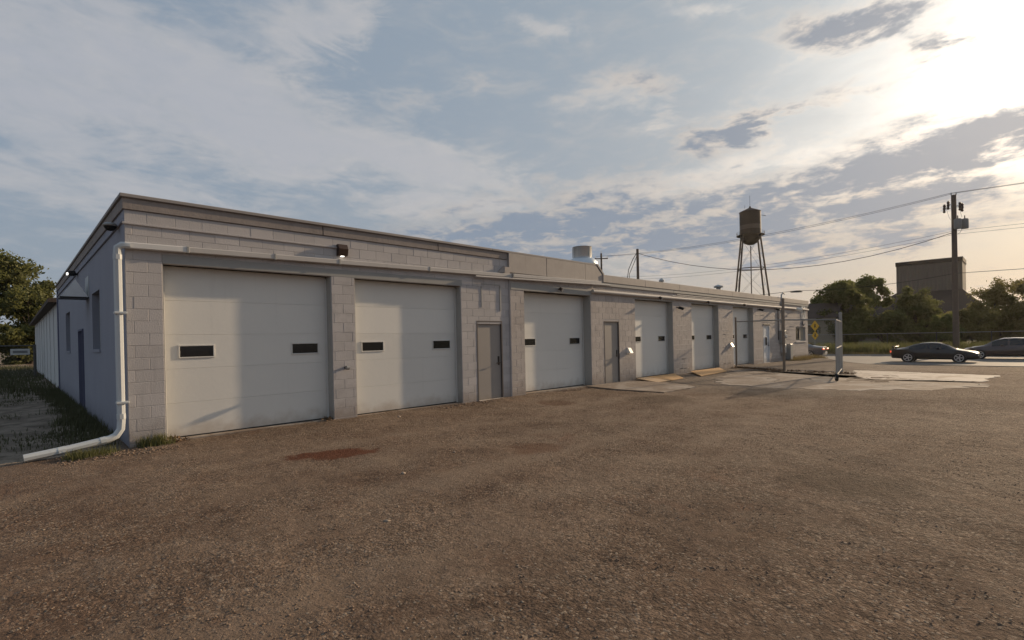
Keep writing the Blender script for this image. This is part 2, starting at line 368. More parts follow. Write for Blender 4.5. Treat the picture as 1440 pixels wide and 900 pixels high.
def raw(name, V, F, m, parent=None, kind=None, smooth=False):      # numpy mesh, quads or tris
    me = bpy.data.meshes.new(name); V = np.asarray(V, dtype=np.float32); F = np.asarray(F, dtype=np.int32)
    me.vertices.add(len(V)); me.vertices.foreach_set('co', V.ravel())
    k = F.shape[1]; me.loops.add(F.size); me.loops.foreach_set('vertex_index', F.ravel())
    me.polygons.add(len(F)); me.polygons.foreach_set('loop_start', np.arange(len(F), dtype=np.int32) * k); me.polygons.foreach_set('loop_total', np.full(len(F), k, dtype=np.int32))
    me.update(calc_edges=True); me.materials.append(MATS[m])
    if smooth: me.polygons.foreach_set('use_smooth', np.ones(len(F), dtype=bool))
    o = bpy.data.objects.new(name, me); COL.objects.link(o)
    if parent: o.parent = parent
    if kind: o['kind'] = kind
    return o
def T(*loc): return Matrix.Translation(Vector(loc))

# ------------------------------------------------------------------ ground
def sstep(t): t = np.clip(t, 0, 1); return t * t * (3 - 2 * t)
def gz(x, y):
    x = np.asarray(x, float); y = np.asarray(y, float)
    x0 = 24 + 12 * sstep((y + 6) / 5.5) * (y < 6) + 12 * (y >= 6)
    t = np.clip((x - x0) / (42 - x0), 0, 1)
    z = -.04 - .70 * t
    z = np.where(x > 56.1, -.56 + .004 * (x - 56.1).clip(0, 60), z)
    return z
def gpoint(x, y): return float(gz(x, y))
xs = np.concatenate([np.linspace(-600, -40, 10), np.linspace(-30, -6, 10), np.arange(-5, 14, .075), np.arange(14, 26, .15), np.arange(26, 62, .6), np.linspace(64, 150, 12), np.linspace(180, 1500, 9)])
ys = np.concatenate([np.linspace(-900, -60, 9), np.linspace(-50, -16, 12), np.arange(-14, -10.2, .2), np.arange(-10.2, 1.0, .075), np.arange(1.0, 20, .3), np.linspace(22, 120, 20), np.linspace(150, 900, 8)])
GX, GY = np.meshgrid(xs, ys, indexing='ij'); GZ = gz(GX, GY)
amp = np.where((GX > -6) & (GX < 26) & (GY > -14) & (GY < 20), 1.0, 0)
def vnoise(x, y, f, seed):                         # smooth value noise
    x = x * f + seed * 13.7; y = y * f + seed * 7.3; xi = np.floor(x).astype(int); yi = np.floor(y).astype(int); fx = sstep(x - xi); fy = sstep(y - yi)
    h = lambda a, b: (np.sin(a * 127.1 + b * 311.7 + seed) * 43758.5453) % 1.0
    return (h(xi, yi) * (1 - fx) + h(xi + 1, yi) * fx) * (1 - fy) + (h(xi, yi + 1) * (1 - fx) + h(xi + 1, yi + 1) * fx) * fy
relief = (vnoise(GX, GY, .5, 1) - .5) * .035 + (vnoise(GX, GY, 2.1, 2) - .5) * .02 + (vnoise(GX, GY, 6.3, 3) - .5) * .012 + (RNG.random(GX.shape) - .5) * .011
GZ = GZ + relief * amp * np.where(GX > 14, .5, 1)
nx, ny = GX.shape; idx = np.arange(nx * ny).reshape(nx, ny)
F = np.stack([idx[:-1, :-1], idx[1:, :-1], idx[1:, 1:], idx[:-1, 1:]], -1).reshape(-1, 4)
g = raw('ground', np.stack([GX, GY, GZ], -1).reshape(-1, 3), F, 'dirt_gravel', smooth=True); g['kind'] = 'structure'; g['label'] = 'brown dirt and gravel yard in front of the garages'

def slab_poly(name, pts, m, zt, th=.10, jag=.05, label=None):      # a flat slab with ragged edges
    b = MB(); poly = []
    for i in range(len(pts)):
        p, q = Vector(pts[i]), Vector(pts[(i + 1) % len(pts)]); n = max(2, int((q - p).length / .18))
        for k in range(n):
            r = p.lerp(q, k / n); poly.append((r.x + random.uniform(-jag, jag), r.y + random.uniform(-jag, jag), zt - th))
    b.prism(poly, (0, 0, th)); o = b.obj(name, m, kind='structure')
    if label: o['label'] = label
    return o
slab_poly('concrete_pad', [(20.8, -1.3), (17.5, -2.0), (15.2, -3.1), (15.0, -4.0), (14.9, -5.5), (15.25, -6.8), (16.4, -8.2), (18.3, -9.35), (19.5, -9.2), (19.3, -6.3), (23.6, -4.9), (22.7, -3.0), (23.2, -.4)], 'concrete', -.035, jag=.2, label='worn concrete pad under the open gate')
PAD = slab_poly('concrete_slab', [(24.1, -4.96), (23.0, -9.5), (19.95, -9.25), (19.5, -6.2)], 'concrete_pale', -.031, jag=.12, label='pale concrete slab beyond the gate wheel')
slab_poly('door_slab', [(12.05, -.06), (11.75, -1.5), (11.74, -3.0), (13.6, -3.05), (14.2, -2.45), (14.6, -1.2), (14.6, -.06)], 'concrete', -.005, jag=.015, label='concrete landing slab before the taupe steel door')

# cracks in the pad
b = MB()
for k in range(9):
    x, y = random.uniform(16.5, 22.5), random.uniform(-8.6, -3.6); a = random.uniform(0, 6.28); pts = []
    for j in range(9):
        pts.append((x, y)); a += random.uniform(-.6, .6); x += math.cos(a) * .22; y += math.sin(a) * .22
    for p, q in zip(pts[:-1], pts[1:]):
        d = (Vector(q) - Vector(p)).normalized(); n = Vector((-d.y, d.x)) * random.uniform(.008, .02)
        zz = -.0275
        b.add([(p[0] - n.x, p[1] - n.y, zz), (p[0] + n.x, p[1] + n.y, zz), (q[0] + n.x, q[1] + n.y, zz), (q[0] - n.x, q[1] - n.y, zz)], [(0, 1, 2, 3)])
cr = b.obj('crack', 'roofing', PAD, kind='stuff')

# street beyond the building
b = MB(); b.box(41.6, 55.95, -160, 220, -.9, -.68); ST = b.obj('street', 'asphalt', kind='structure')
for k in range(-12, 26):
    b = MB(); b.cbox(55.96, 56.14, k * 3.0 + .01, k * 3.0 + 2.99, -.85, -.545, .02); o = b.obj('kerb_stone', 'kerb', ST)

# ------------------------------------------------------------------ the garage building
B = thing('garage_building', 'long low grey painted concrete block garage building with six white overhead doors', 'building')
X1, XE, DEP = 8.65, 36.4, 16.3
YR = -.045                                          # the right-hand section stands a little proud
OPEN = [(.50, 3.45, -.3, 2.97), (3.97, 6.91, -.3, 2.97), (7.42, 8.35, -.3, 2.09), (9.20, 12.39, -.3, 2.97), (13.13, 14.05, -.3, 2.14), (15.12, 17.98, -.3, 2.97), (19.65, 22.40, -.3, 2.97), (24.08, 26.75, -.3, 2.97), (28.2, 29.15, -.3, 2.03), (33.85, 35.85, 1.07, 1.99)]
def wall_with_openings(x0, x1, z0, z1, yf, yb, opens, name, m):
    b = MB(); xs_ = sorted({x0, x1} | {o[i] for o in opens for i in (0, 1) if x0 < o[i] < x1}); zs_ = sorted({z0, z1} | {o[i] for o in opens for i in (2, 3) if z0 < o[i] < z1})
    for i in range(len(xs_) - 1):
        run = None
        for j in range(len(zs_) - 1):
            cx, cz = (xs_[i] + xs_[i + 1]) / 2, (zs_[j] + zs_[j + 1]) / 2
            if any(o[0] < cx < o[1] and o[2] < cz < o[3] for o in opens):
                if run is not None: b.box(xs_[i], xs_[i + 1], yf, yb, run, zs_[j]); run = None
            elif run is None: run = zs_[j]
        if run is not None: b.box(xs_[i], xs_[i + 1], yf, yb, run, zs_[-1])
    return b.obj(name, m, B)
JD = .0045                                           # joint depth
fw1 = wall_with_openings(.006, X1, -.3, 3.80, JD, .36, OPEN, 'front_wall', 'mortar')
fw2 = wall_with_openings(X1 - .02, XE, -.9, 3.45, YR + JD, .36, OPEN, 'front_wall', 'mortar')
# courses of block laid in running bond round the openings
cand = []
def courses(x0, x1, zbase, ncourse, yf, parent, m, ztop, phase=0.0):
    hc = .2
    for c in range(ncourse):
        z0 = zbase + c * hc; z1 = min(z0 + hc, ztop)
        if z1 - z0 < .03: continue
        cuts = [(o[0], o[1]) for o in OPEN if o[2] < (z0 + z1) / 2 < o[3] and o[1] > x0 and o[0] < x1]
        spans = []; cur = x0
        for a, b_ in sorted(cuts): spans.append((cur, a)); cur = b_
        spans.append((cur, x1))
        for a, b_ in spans:
            if b_ - a < .04: continue
            off = (c % 2) * .2 + phase; k = math.floor((a - off) / .4); x = off + k * .4
            while x < b_ - 1e-4:
                xa, xb = max(a, x), min(b_, x + .4)
                if xb - xa > .05: cand.append((xa, xb, z0, z1, yf, parent, m))
                elif cand and xb - xa > .001 and x < a: pass
                x += .4
courses(.0, X1, -.2, 20, 0.0, fw1, 'block_paint', 3.80, .1)
courses(X1, 15.12, -.2, 19, YR, fw2, 'block_paint_worn', 3.45, .25)
courses(15.12, XE, -.4, 20, YR, fw2, 'block_paint_worn', 3.45, .12)
def pxa(t):
    c = ((t[0] + t[1]) / 2, t[4], (t[2] + t[3]) / 2); s_ = px_size(c); return (t[1] - t[0]) * (t[3] - t[2]) * s_ * s_ / (1 + .05 * c[0])
cand.sort(key=pxa, reverse=True)
BM = {}
def block_geo(w_, h_, j=.0028, c=.0035, d=.03):
    a, e = w_ / 2 - j, h_ / 2 - j
    vs = [(-a + c, 0, -e + c), (a - c, 0, -e + c), (a - c, 0, e - c), (-a + c, 0, e - c), (-a, c, -e), (a, c, -e), (a, c, e), (-a, c, e), (-a, d, -e), (a, d, -e), (a, d, e), (-a, d, e)]
    fs = [(0, 1, 2, 3)]
    for i in range(4):
        k = (i + 1) % 4; fs += [(4 + i, 4 + k, k, i), (8 + i, 8 + k, 4 + k, 4 + i)]
    return vs, fs
rest = {}
for i, (xa, xb, z0, z1, yf, parent, m) in enumerate(cand):
    w_, h_ = xb - xa, z1 - z0; loc = ((xa + xb) / 2, yf + random.uniform(-.002, .0012), (z0 + z1) / 2)
    if i < 300:
        key = (round(w_, 3), round(h_, 3), m)
        if key not in BM:
            vs, fs = block_geo(w_, h_); o = MB().add(vs, fs).obj('block', m, parent); BM[key] = o.data
        else:
            o = bpy.data.objects.new('block', BM[key]); COL.objects.link(o); o.parent = parent
        o.location = loc
    else:
        r = rest.setdefault((parent.name, m), (MB(), parent)); vs, fs = block_geo(w_, h_)
        r[0].add([(v[0] + loc[0], v[1] + loc[1], v[2] + loc[2]) for v in vs], fs)
for (pn, m), (mb, parent) in rest.items(): mb.obj('block_courses', m, parent, kind='stuff')
# raised mortar beads on the far section, coloured pale for the sun they catch
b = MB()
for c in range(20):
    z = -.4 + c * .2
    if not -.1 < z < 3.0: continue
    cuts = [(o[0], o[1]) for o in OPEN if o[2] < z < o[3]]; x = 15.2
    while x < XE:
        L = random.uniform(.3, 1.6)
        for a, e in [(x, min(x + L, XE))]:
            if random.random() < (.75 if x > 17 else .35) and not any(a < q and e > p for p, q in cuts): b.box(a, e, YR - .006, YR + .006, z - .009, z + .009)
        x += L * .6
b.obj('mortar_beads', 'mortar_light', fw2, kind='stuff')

# patched former opening beside the first steel door
b = MB(); b.box(7.6, 7.625, -.012, .01, 2.45, 3.0); b.box(8.27, 8.31, -.02, .01, 2.36, 3.05); b.box(7.62, 8.3, -.010, .01, 3.06, 3.085); b.obj('patch_seam', 'lintel', B)

# other walls, roofs
OS = [(3.35, 4.75, 1.55, 2.80), (6.75, 7.85, -.3, 2.08), (10.8, 12.5, 1.50, 2.74)]
b = MB(); ys_ = sorted({.01, DEP} | {o[i] for o in OS for i in (0, 1)}); zs_ = sorted({-.3, 3.97} | {o[i] for o in OS for i in (2, 3)})
for i in range(len(ys_) - 1):
    run = None
    for j in range(len(zs_) - 1):
        cy, cz = (ys_[i] + ys_[i + 1]) / 2, (zs_[j] + zs_[j + 1]) / 2
        if any(o[0] < cy < o[1] and o[2] < cz < o[3] for o in OS):
            if run is not None: b.box(.0, .3, ys_[i], ys_[i + 1], run, zs_[j]); run = None
        elif run is None: run = zs_[j]
    if run is not None: b.box(.0, .3, ys_[i], ys_[i + 1], run, zs_[-1])
b.obj('side_wall', 'side_paint', B)
b = MB(); b.box(-.03, .25, DEP - .35, DEP + .02, -.3, 3.95); b.obj('pilaster', 'trim_blue', B)
b = MB(); b.box(.3, XE - .01, DEP - .3, DEP, -.9, 3.6); b.obj('rear_wall', 'side_paint', B)
b = MB(); b.box(XE - .3, XE - .002, .36, DEP - .31, -.9, 3.45); b.obj('end_wall', 'block_paint_worn', B)
b = MB(); b.box(.3, 12.7, .36, DEP - .3, 3.55, 3.66); b.obj('roof', 'roofing', B)
b = MB(); b.box(12.7, XE - .05, .36, DEP - .3, 3.40, 3.50); b.obj('roof', 'roofing', B)
b = MB(); b.box(12.55, 12.75, .37, DEP - .31, 3.67, 3.98); b.obj('parapet_wall', 'roofing', B)
for (y0, y1, z0, z1), nm in zip(OS, ('side_window', 'side_door', 'side_window')):
    if nm == 'side_window':
        o = MB().box(.16, .2, y0, y1, z0, z1).obj(nm, 'pane', B)
        f_ = MB()
        for a, e, c, d in ((y0, y0 + .05, z0, z1), (y1 - .05, y1, z0, z1), (y0 + .05, y1 - .05, z0, z0 + .05), (y0 + .05, y1 - .05, z1 - .05, z1), ((y0 + y1) / 2 - .02, (y0 + y1) / 2 + .02, z0 + .05, z1 - .05)): f_.box(.13, .159, a, e, c, d)
        f_.obj('window_frame', 'jamb', o); MB().box(-.03, .125, y0 - .04, y1 + .04, z0 - .06, z0 - .002).obj('window_sill', 'side_paint', o)
    else:
        o = MB().box(.05, .09, y0 + .05, y1 - .05, z0, z1 - .05).obj(nm, 'side_paint', B)
        f_ = MB(); f_.box(-.035, .12, y0, y0 + .05, z0, z1); f_.box(-.035, .12, y1 - .05, y1, z0, z1); f_.box(-.035, .12, y0 + .05, y1 - .05, z1 - .05, z1); f_.obj('door_frame', 'trim_blue', o)
        MB().lathe([(.0, 0), (.03, 0), (.03, .05), (.0, .05)], 10, T(.0, y0 + .15, 1.0) @ Matrix.Rotation(rad(90), 4, 'Y')).obj('door_knob', 'galv_dull', o)

# coping, fascia boards and parapet sheets
for x0, x1 in ((-.06, 4.0), (4.0, 8.0), (8.0, 12.78)):
    MB().cbox(x0 + .002, x1 - .002, -.07, .33, 3.992, 4.05, .008).obj('coping', 'coping', B)
for y0, y1 in ((.335, 5.5), (5.5, 11.0), (11.0, DEP + .08)): MB().cbox(-.06, .33, y0 + .002, y1 - .002, 3.992, 4.05, .008).obj('coping', 'coping', B)
for x0, x1 in ((-.025, 3.28), (3.29, 6.2), (6.21, X1 - .06)): MB().cbox(x0 + .003, x1 - .003, -.028, .3, 3.805, 3.990, .006).obj('fascia_board', 'fascia_old', B)
for y0, y1 in ((.305, 4.0), (4.0, 8.2), (8.2, 12.2), (12.2, DEP)): MB().cbox(-.028, .25, y0 + .003, y1 - .003, 3.805, 3.990, .006).obj('fascia_board', 'fascia_old', B)
MB().cbox(-.03, 3.58, -.03, .005, 3.565, 3.60, .006).obj('ledge', 'block_paint', B)
MB().cbox(-.032, .006, .01, DEP - .4, 3.60, 3.635, .006).obj('ledge', 'side_paint', B)
for x0, x1 in ((X1 - .055, 10.18), (10.19, 12.1)):
    MB().cbox(x0 + .003, x1 - .003, -.075, .02, 3.45, 3.990, .006).obj('parapet_sheet', 'fascia', B)
MB().prism([(12.103, -.075, 3.45), (13.05, -.075, 3.45), (13.05, -.075, 3.72), (12.72, -.075, 3.99), (12.103, -.075, 3.99)], (0, .09, 0)).obj('parapet_sheet', 'fascia', B)
MB().prism([(12.74, -.085, 4.03), (13.12, -.085, 3.70), (13.16, -.085, 3.74), (12.79, -.085, 4.06)], (0, .42, 0)).obj('coping', 'coping', B)
xf = 13.06
while xf < XE:
    x2 = min(xf + 2.72, XE + .06); MB().cbox(xf + .004, x2 - .004, -.11, .3, 3.455, 3.715, .008).obj('fascia_panel', 'fascia', B); xf = x2
MB().cbox(XE - .25, XE + .06, .31, DEP, 3.455, 3.715, .008).obj('fascia_panel', 'fascia', B)
for x0, x1 in ((12.9, 18.0), (18.0, 24.0), (24.0, 30.2), (30.2, XE + .03)):
    MB().cbox(x0 + .002, x1 - .002, -.095, YR - .002, 3.33, 3.448, .012).obj('trim_board', 'lintel', B)
# box gutter of the first section, falling to the corner
def beam(name, m, x0, z0, x1, z1, y0, y1, h, parent=B, ch=.012):
    o = MB().cbox(0, x1 - x0, y0, y1, -h / 2, h / 2, ch).obj(name, m, parent); o.location = (x0, 0, z0); o.rotation_euler = (0, -math.atan2(z1 - z0, x1 - x0), 0); return o
gz_ = lambda x: 3.215 + .0165 * x
gx = [-.02, .86, 2.3, 3.6, 5.9, 8.7, 12.9]
for i in range(len(gx) - 1): beam('gutter', 'gutter_new' if i == 0 else 'gutter', gx[i] + .002, gz_(gx[i]), gx[i + 1] - .002, gz_(gx[i + 1]), -.10 if i < 5 else -.15, -.003 if i < 5 else YR - .003, .10)
for x in gx[1:-1]: beam('gutter_joint', 'lintel', x - .02, gz_(x), x + .02, gz_(x), -.108 if x < 8 else -.158, -.004 if x < 8.6 else YR - .004, .112, ch=.004)
b = MB(); b.tube([(7.34, -.105, 3.245), (13.3, -.20, 3.36)], .028, 8); b.obj('conduit', 'gutter', B, True)
# steel lintels
MB().cbox(.5, 6.95, -.004, .10, 2.975, 3.13, .004).obj('lintel', 'lintel', B)
MB().cbox(X1 + .01, 12.45, YR - .012, .05, 2.975, 3.17, .004).obj('lintel', 'lintel', B)
for x0, x1 in ((15.0, 18.1), (19.5, 22.5), (24.0, 26.9)): MB().cbox(x0, x1, YR - .004, .05, 2.972, 3.03, .004).obj('lintel', 'lintel', B)
# second gutter with rounded end, and conduits under the low roof
b = MB(); b.tube([(12.42, -.115, 3.115), (XE - .1, -.115, 3.115)], .062, 10); b.obj('gutter', 'gutter', B, True)
for zc, x0 in ((3.215, 17.9), (3.275, 18.3)):
    b = MB(); b.tube([(x0, -.075, zc), (XE - 5.5, -.075, zc)], .022, 8); b.obj('conduit', 'gutter', B, True)
# scupper box
MB().prism([(8.22, -.005, 3.42), (8.40, -.115, 3.42), (8.40, -.115, 3.60), (8.38, -.115, 3.60), (8.22, -.005, 3.44)], (0, .10, 0)).obj('scupper', 'fascia', B)
MB().cbox(8.40, 8.62, -.085, .02, 3.405, 3.59, .006).obj('scupper', 'fascia', B)

# overhead doors
def overhead_door(x0, x1, rec, zb, zt, yf):
    y = yf + rec; d = MB().box(x0 + .03, x1 - .03, y + .012, y + .05, zb + .02, zt - .01).obj('overhead_door', 'door_white', B)
    n = 5; h = (zt - zb) / n
    for k in range(n):
        MB().cbox(x0 + .02, x1 - .02, y, y + .0115, zb + k * h + .0012, zb + (k + 1) * h - .0012, .0015).obj('panel', 'door_white', d)
    for wx in (x0 + .27, x1 - .74):
        f_ = MB(); a, e, z0, z1 = wx, wx + .52, 1.385, 1.575; t = .024
        f_.cbox(a - t, e + t, y - .016, y - .001, z0 - t, z0, .004); f_.cbox(a - t, e + t, y - .016, y - .001, z1, z1 + t, .004); f_.cbox(a - t, a, y - .016, y - .001, z0 + .0005, z1 - .0005, .004); f_.cbox(e, e + t, y - .016, y - .001, z0 + .0005, z1 - .0005, .004)
        f_.obj('window_frame', 'door_frame_white', d); MB().cbox(a + .001, e - .001, y - .006, y - .001, z0 + .001, z1 - .001, .0015).obj('window_pane', 'pane', d)
    # reveals and weather strips
    for nm, xa, xb in (('jamb', x0 - .012, x0 + .012), ('jamb', x1 - .012, x1 + .012)):
        MB().box(xa, xb, yf + .012, y + .05, -.3, zt - .001).obj(nm, 'jamb', B)
    MB().box(x0 + .013, x1 - .013, yf + .101, y + .05, zt + .0, zt + .03).obj('door_head', 'jamb', B)
    for xa in (x0 + .013, x1 - .055): MB().cbox(xa, xa + .042, y - .03, y - .0175, zb, zt - .04, .003).obj('door_stop', 'door_frame_white', d)
    MB().cbox(x0 + .05, x1 - .05, y - .018, y - .001, zb - .03, zb + .015, .004).obj('bottom_seal', 'black_plastic', d)
    MB().box(x0 + .013, x1 - .013, yf + .02, y + .3, -.35, zb - .005).obj('sill', 'concrete', B)
overhead_door(.50, 3.45, .235, -.01, 2.97, 0); overhead_door(3.97, 6.91, .225, -.02, 2.97, 0)
overhead_door(9.20, 12.39, .33, .0, 2.97, YR); overhead_door(15.12, 17.98, .27, .01, 2.97, YR); overhead_door(19.65, 22.40, .27, .02, 2.97, YR); overhead_door(24.08, 26.75, .27, .02, 2.97, YR)

# steel service doors
def steel_door(x0, x1, zt, yf, m, fm, rec=.045, hinge_left=True):
    d = MB().cbox(x0 + .035, x1 - .035, yf + rec, yf + rec + .045, -.02, zt - .035, .003).obj('service_door', m, B)
    f_ = MB(); f_.box(x0 + .001, x0 + .034, yf - .006, yf + .12, -.3, zt - .001); f_.box(x1 - .034, x1 - .001, yf - .006, yf + .12, -.3, zt - .001); f_.box(x0 + .0345, x1 - .0345, yf - .006, yf + .12, zt - .034, zt - .001); f_.obj('door_frame', fm, d)
    MB().cbox(x0 + .03, x1 - .03, yf - .05, yf + .2, -.1, -.025, .006).obj('door_sill', 'concrete_pale', d)
    hx = x1 - .12 if hinge_left else x0 + .12
    MB().cbox(hx - .03, hx + .03, yf + rec - .012, yf + rec - .0005, .88, 1.12, .004).obj('lock_plate', 'dark_metal', d)
    b = MB(); s_ = -1 if hinge_left else 1; b.tube([(hx, yf + rec - .01, .94), (hx, yf + rec - .07, .94), (hx + s_ * .13, yf + rec - .07, .935)], .012, 6); b.obj('door_handle', 'dark_metal', d, True)
    for z in (.25, 1.05, 1.85):
        xh = x0 + .036 if hinge_left else x1 - .036; MB().lathe([(.011, 0), (.011, .11)], 8, T(xh, yf + rec - .008, z - .055)).obj('hinge', fm, d)
    return d
steel_door(7.42, 8.35, 2.09, 0, 'steel_door', 'door_trim'); steel_door(13.13, 14.05, 2.14, YR, 'steel_door', 'door_trim'); d3 = steel_door(28.2, 29.15, 2.03, YR, 'steel_white', 'steel_white')
MB().cbox(28.62, 28.68, YR - .03, YR + .04, .95, 1.4, .01).obj('door_handle', 'dark_metal', d3)
# door lintel sign strip, small notice rails on the far wall
MB().cbox(28.15, 29.2, YR - .03, YR - .002, 2.05, 2.14, .006).obj('door_drip_cap', 'dark_metal', B)
# office window at the far end
o = MB().box(33.86, 35.84, .10, .14, 1.08, 1.98).obj('office_window', 'pane', B)
f_ = MB()
for a, e, c, d in ((33.86, 33.93, 1.08, 1.98), (35.77, 35.84, 1.08, 1.98), (33.931, 35.769, 1.08, 1.15), (33.931, 35.769, 1.91, 1.98)): f_.box(a, e, .06, .099, c, d)
f_.obj('window_frame', 'jamb', o); MB().cbox(34.9, 35.75, .05, .095, 1.16, 1.90, .01).obj('blind', 'far_wall', o); MB().cbox(33.8, 35.9, YR - .05, .06, .99, 1.065, .008).obj('window_sill', 'mortar_light', o)
# service mast, meter and boxes
b = MB(); b.tube([(31.1, -.10, .2), (31.1, -.10, 3.85), (31.2, -.16, 4.0), (31.32, -.2, 3.92)], .04, 10); b.obj('service_mast', 'grey_metal', B, True)
b = MB(); b.tube([(30.55, -.08, 1.2), (30.55, -.08, 3.2)], .022, 8); b.obj('conduit', 'dark_metal', B, True)
MB().cbox(30.75, 31.25, -.28, -.05, 1.0, 1.75, .015).obj('meter_box', 'grey_metal', B); MB().cbox(30.95, 31.4, -.24, -.05, .45, .95, .015).obj('meter_box', 'galv_dull', B)
MB().lathe([(.11, 0), (.11, .08), (.09, .12)], 16, T(31.0, -.28, 1.4) @ Matrix.Rotation(rad(90), 4, 'X')).obj('meter', 'lens_off', B)
MB().cbox(31.7, 32.1, -.38, -.05, .0, .95, .02).obj('gas_box', 'grey_metal', B)
# downspout at the corner, with elbow and long extension on the ground
def rbox_path(pts, hw, hd):                         # rounded square pipe
    b = MB(); b.tube(pts, hw * 1.25, 8); return b
b = rbox_path([(.06, -.062, 3.215), (-.045, -.062, 3.21), (-.095, -.045, 3.17), (-.10, -.03, 3.08), (-.10, -.03, .42), (-.11, -.035, .28), (-.17, -.045, .185), (-.26, -.055, .145), (-.72, -.08, .075), (-1.23, -.10, .02)], .045, .035)
b.obj('downspout', 'downspout', B, True)
for p0, p1 in (((-.10, -.03, .44), (-.10, -.03, .52)), ((-.30, -.056, .139), (-.37, -.06, .128)), ((-.78, -.082, .067), (-.86, -.086, .057)), ((-.10, -.03, 2.98), (-.10, -.03, 3.06))):
    b = MB(); b.tube([p0, p1], .062, 8); b.obj('pipe_collar', 'downspout', B, True)
for z in (2.13, .70): MB().cbox(-.165, -.0, -.10, .012, z - .018, z + .018, .005).obj('pipe_bracket', 'downspout', B)
# rooftop fittings
V_ = thing('exhaust_fan', 'shiny galvanised upblast exhaust fan with round stack on the garage roof', 'exhaust fan', (16.0, 3.0, 3.5))
b = MB(); b.lathe([(.40, 1.46), (.405, 1.48), (.405, 1.90), (.415, 1.92), (.395, 1.92), (.39, 1.5)], 32); b.obj('stack', 'galv', V_, True)
b = MB(); b.lathe([(.50, 1.06), (.62, 1.08), (.655, 1.14), (.64, 1.24), (.57, 1.36), (.46, 1.44), (.40, 1.47), (.0, 1.47)], 32); b.obj('fan_housing', 'galv', V_, True)
MB().cbox(-.45, .45, -.45, .45, .0, 1.06, .02).obj('curb', 'galv_dull', V_)
for a in range(6):
    c, s_ = math.cos(a * 1.047 + .3), math.sin(a * 1.047 + .3); b = MB(); b.tube([(c * .412, s_ * .412, 1.49), (c * .412, s_ * .412, 1.89)], .008, 5); b.obj('seam', 'galv_dull', V_)
def roof_pipe(x, y, h, r, label):
    v = thing('roof_vent', label, 'roof vent', (x, y, 3.5)); b = MB(); b.tube([(0, 0, 0), (0, 0, h)], r, 10); b.obj('pipe', 'grey_metal', v, True); b = MB(); b.lathe([(r * 1.9, h - .01), (r * 2.0, h + .06), (r * .6, h + .14)], 14); b.obj('cap', 'galv_dull', v, True)
roof_pipe(13.7, .7, .46, .07, 'short grey vent pipe with cap beside the end of the sheet parapet'); roof_pipe(19.4, 1.2, .52, .06, 'thin capped vent pipe on the low roof beyond the bare pole'); roof_pipe(18.7, 1.3, .34, .09, 'squat capped roof vent beside the thin vent pipe'); roof_pipe(25.4, 1.2, .60, .12, 'capped vent pipe on the low roof below the water tower')

# wall lights
def wallpack(x, z, yf, label, lit=False):
    t = thing('wall_light', label, 'wall light', (x, yf, z), 'wall lights on the garage')
    b = MB(); b.prism([(-.10, 0, -.12), (-.10, -.10, -.12), (-.10, -.14, .02), (-.10, -.09, .12), (-.10, 0, .12)], (.2, 0, 0)); b.obj('housing', 'bronze', t)
    MB().cbox(-.035, .035, -.085, -.03, -.135, -.121, .005).obj('lens', 'lens_lit' if lit else 'lens_off', t); return t
wallpack(3.68, 3.53, -.003, 'bronze wall pack light glowing above the pillar between the two largest doors', True)
def bullet(x, z, yf, label, tilt=35, m='bronze', lens='lens_off', k=1.0, side=0):
    t = thing('wall_light', label, 'wall light', (x, yf, z), 'wall lights on the garage')
    b = MB(); b.tube([(0, .03, 0), (0, -.09 * k, .0)], .018 * k, 6); b.obj('arm', m, t)
    M = T(0, -.13 * k, -.01) @ Matrix.Rotation(rad(side), 4, 'Z') @ Matrix.Rotation(rad(90 + tilt), 4, 'X')
    b = MB(); b.lathe([(.035 * k, -.09 * k), (.06 * k, -.07 * k), (.068 * k, .05 * k), (.075 * k, .09 * k)], 14, M); b.obj('housing', m, t, True)
    b = MB(); b.lathe([(.066 * k, .091 * k), (.06 * k, .096 * k)], 14, M); b.obj('lens', lens, t); return t
bullet(10.74, 3.09, YR - .012, 'small bronze spot light over the overhead door right of the building joint', k=.8)
bullet(16.65, 3.07, -.15, 'small bronze spot light over the door with two plywood sheets', k=.8)
bullet(20.92, 3.06, -.15, 'small bronze spot light over the door before the second plywood ramp', k=.8)
bullet(25.08, 3.07, -.15, 'small bronze spot light over the overhead door behind the fence post', k=.8)
bullet(33.46, 3.06, -.15, 'sunlit white flood light on the far end of the wall above the office window', tilt=20, m='white_plastic', k=1.7)
def flood(x, z, yf, label, cat='wall light', nm='wall_light', kx=1):
    t = thing(nm, label, cat, (x, yf, z)); b = MB(); b.tube([(0, .02, 0), (0, -.08, 0)], .02, 6); b.obj('bracket', 'black_plastic', t)
    MB().cbox(-.05, .05, -.30, -.07, -.04, .05, .02).obj('housing', 'black_plastic', t); MB().cbox(-.06, .06, -.34, -.10, .052, .064, .004).obj('visor', 'black_plastic', t); return t
c_ = flood(18.31, 2.76, YR, 'black security camera on the block wall between two overhead doors', 'camera', 'security_camera'); c_.rotation_euler = (rad(18), 0, rad(35))
c_ = flood(27.4, 2.93, YR, 'black flood light just right of the farthest overhead door', 'wall light'); c_.rotation_euler = (rad(18), 0, rad(30))
c_ = flood(30.1, 3.02, YR, 'black flood light above the white service door near the mast', 'wall light'); c_.rotation_euler = (rad(18), 0, rad(-10))
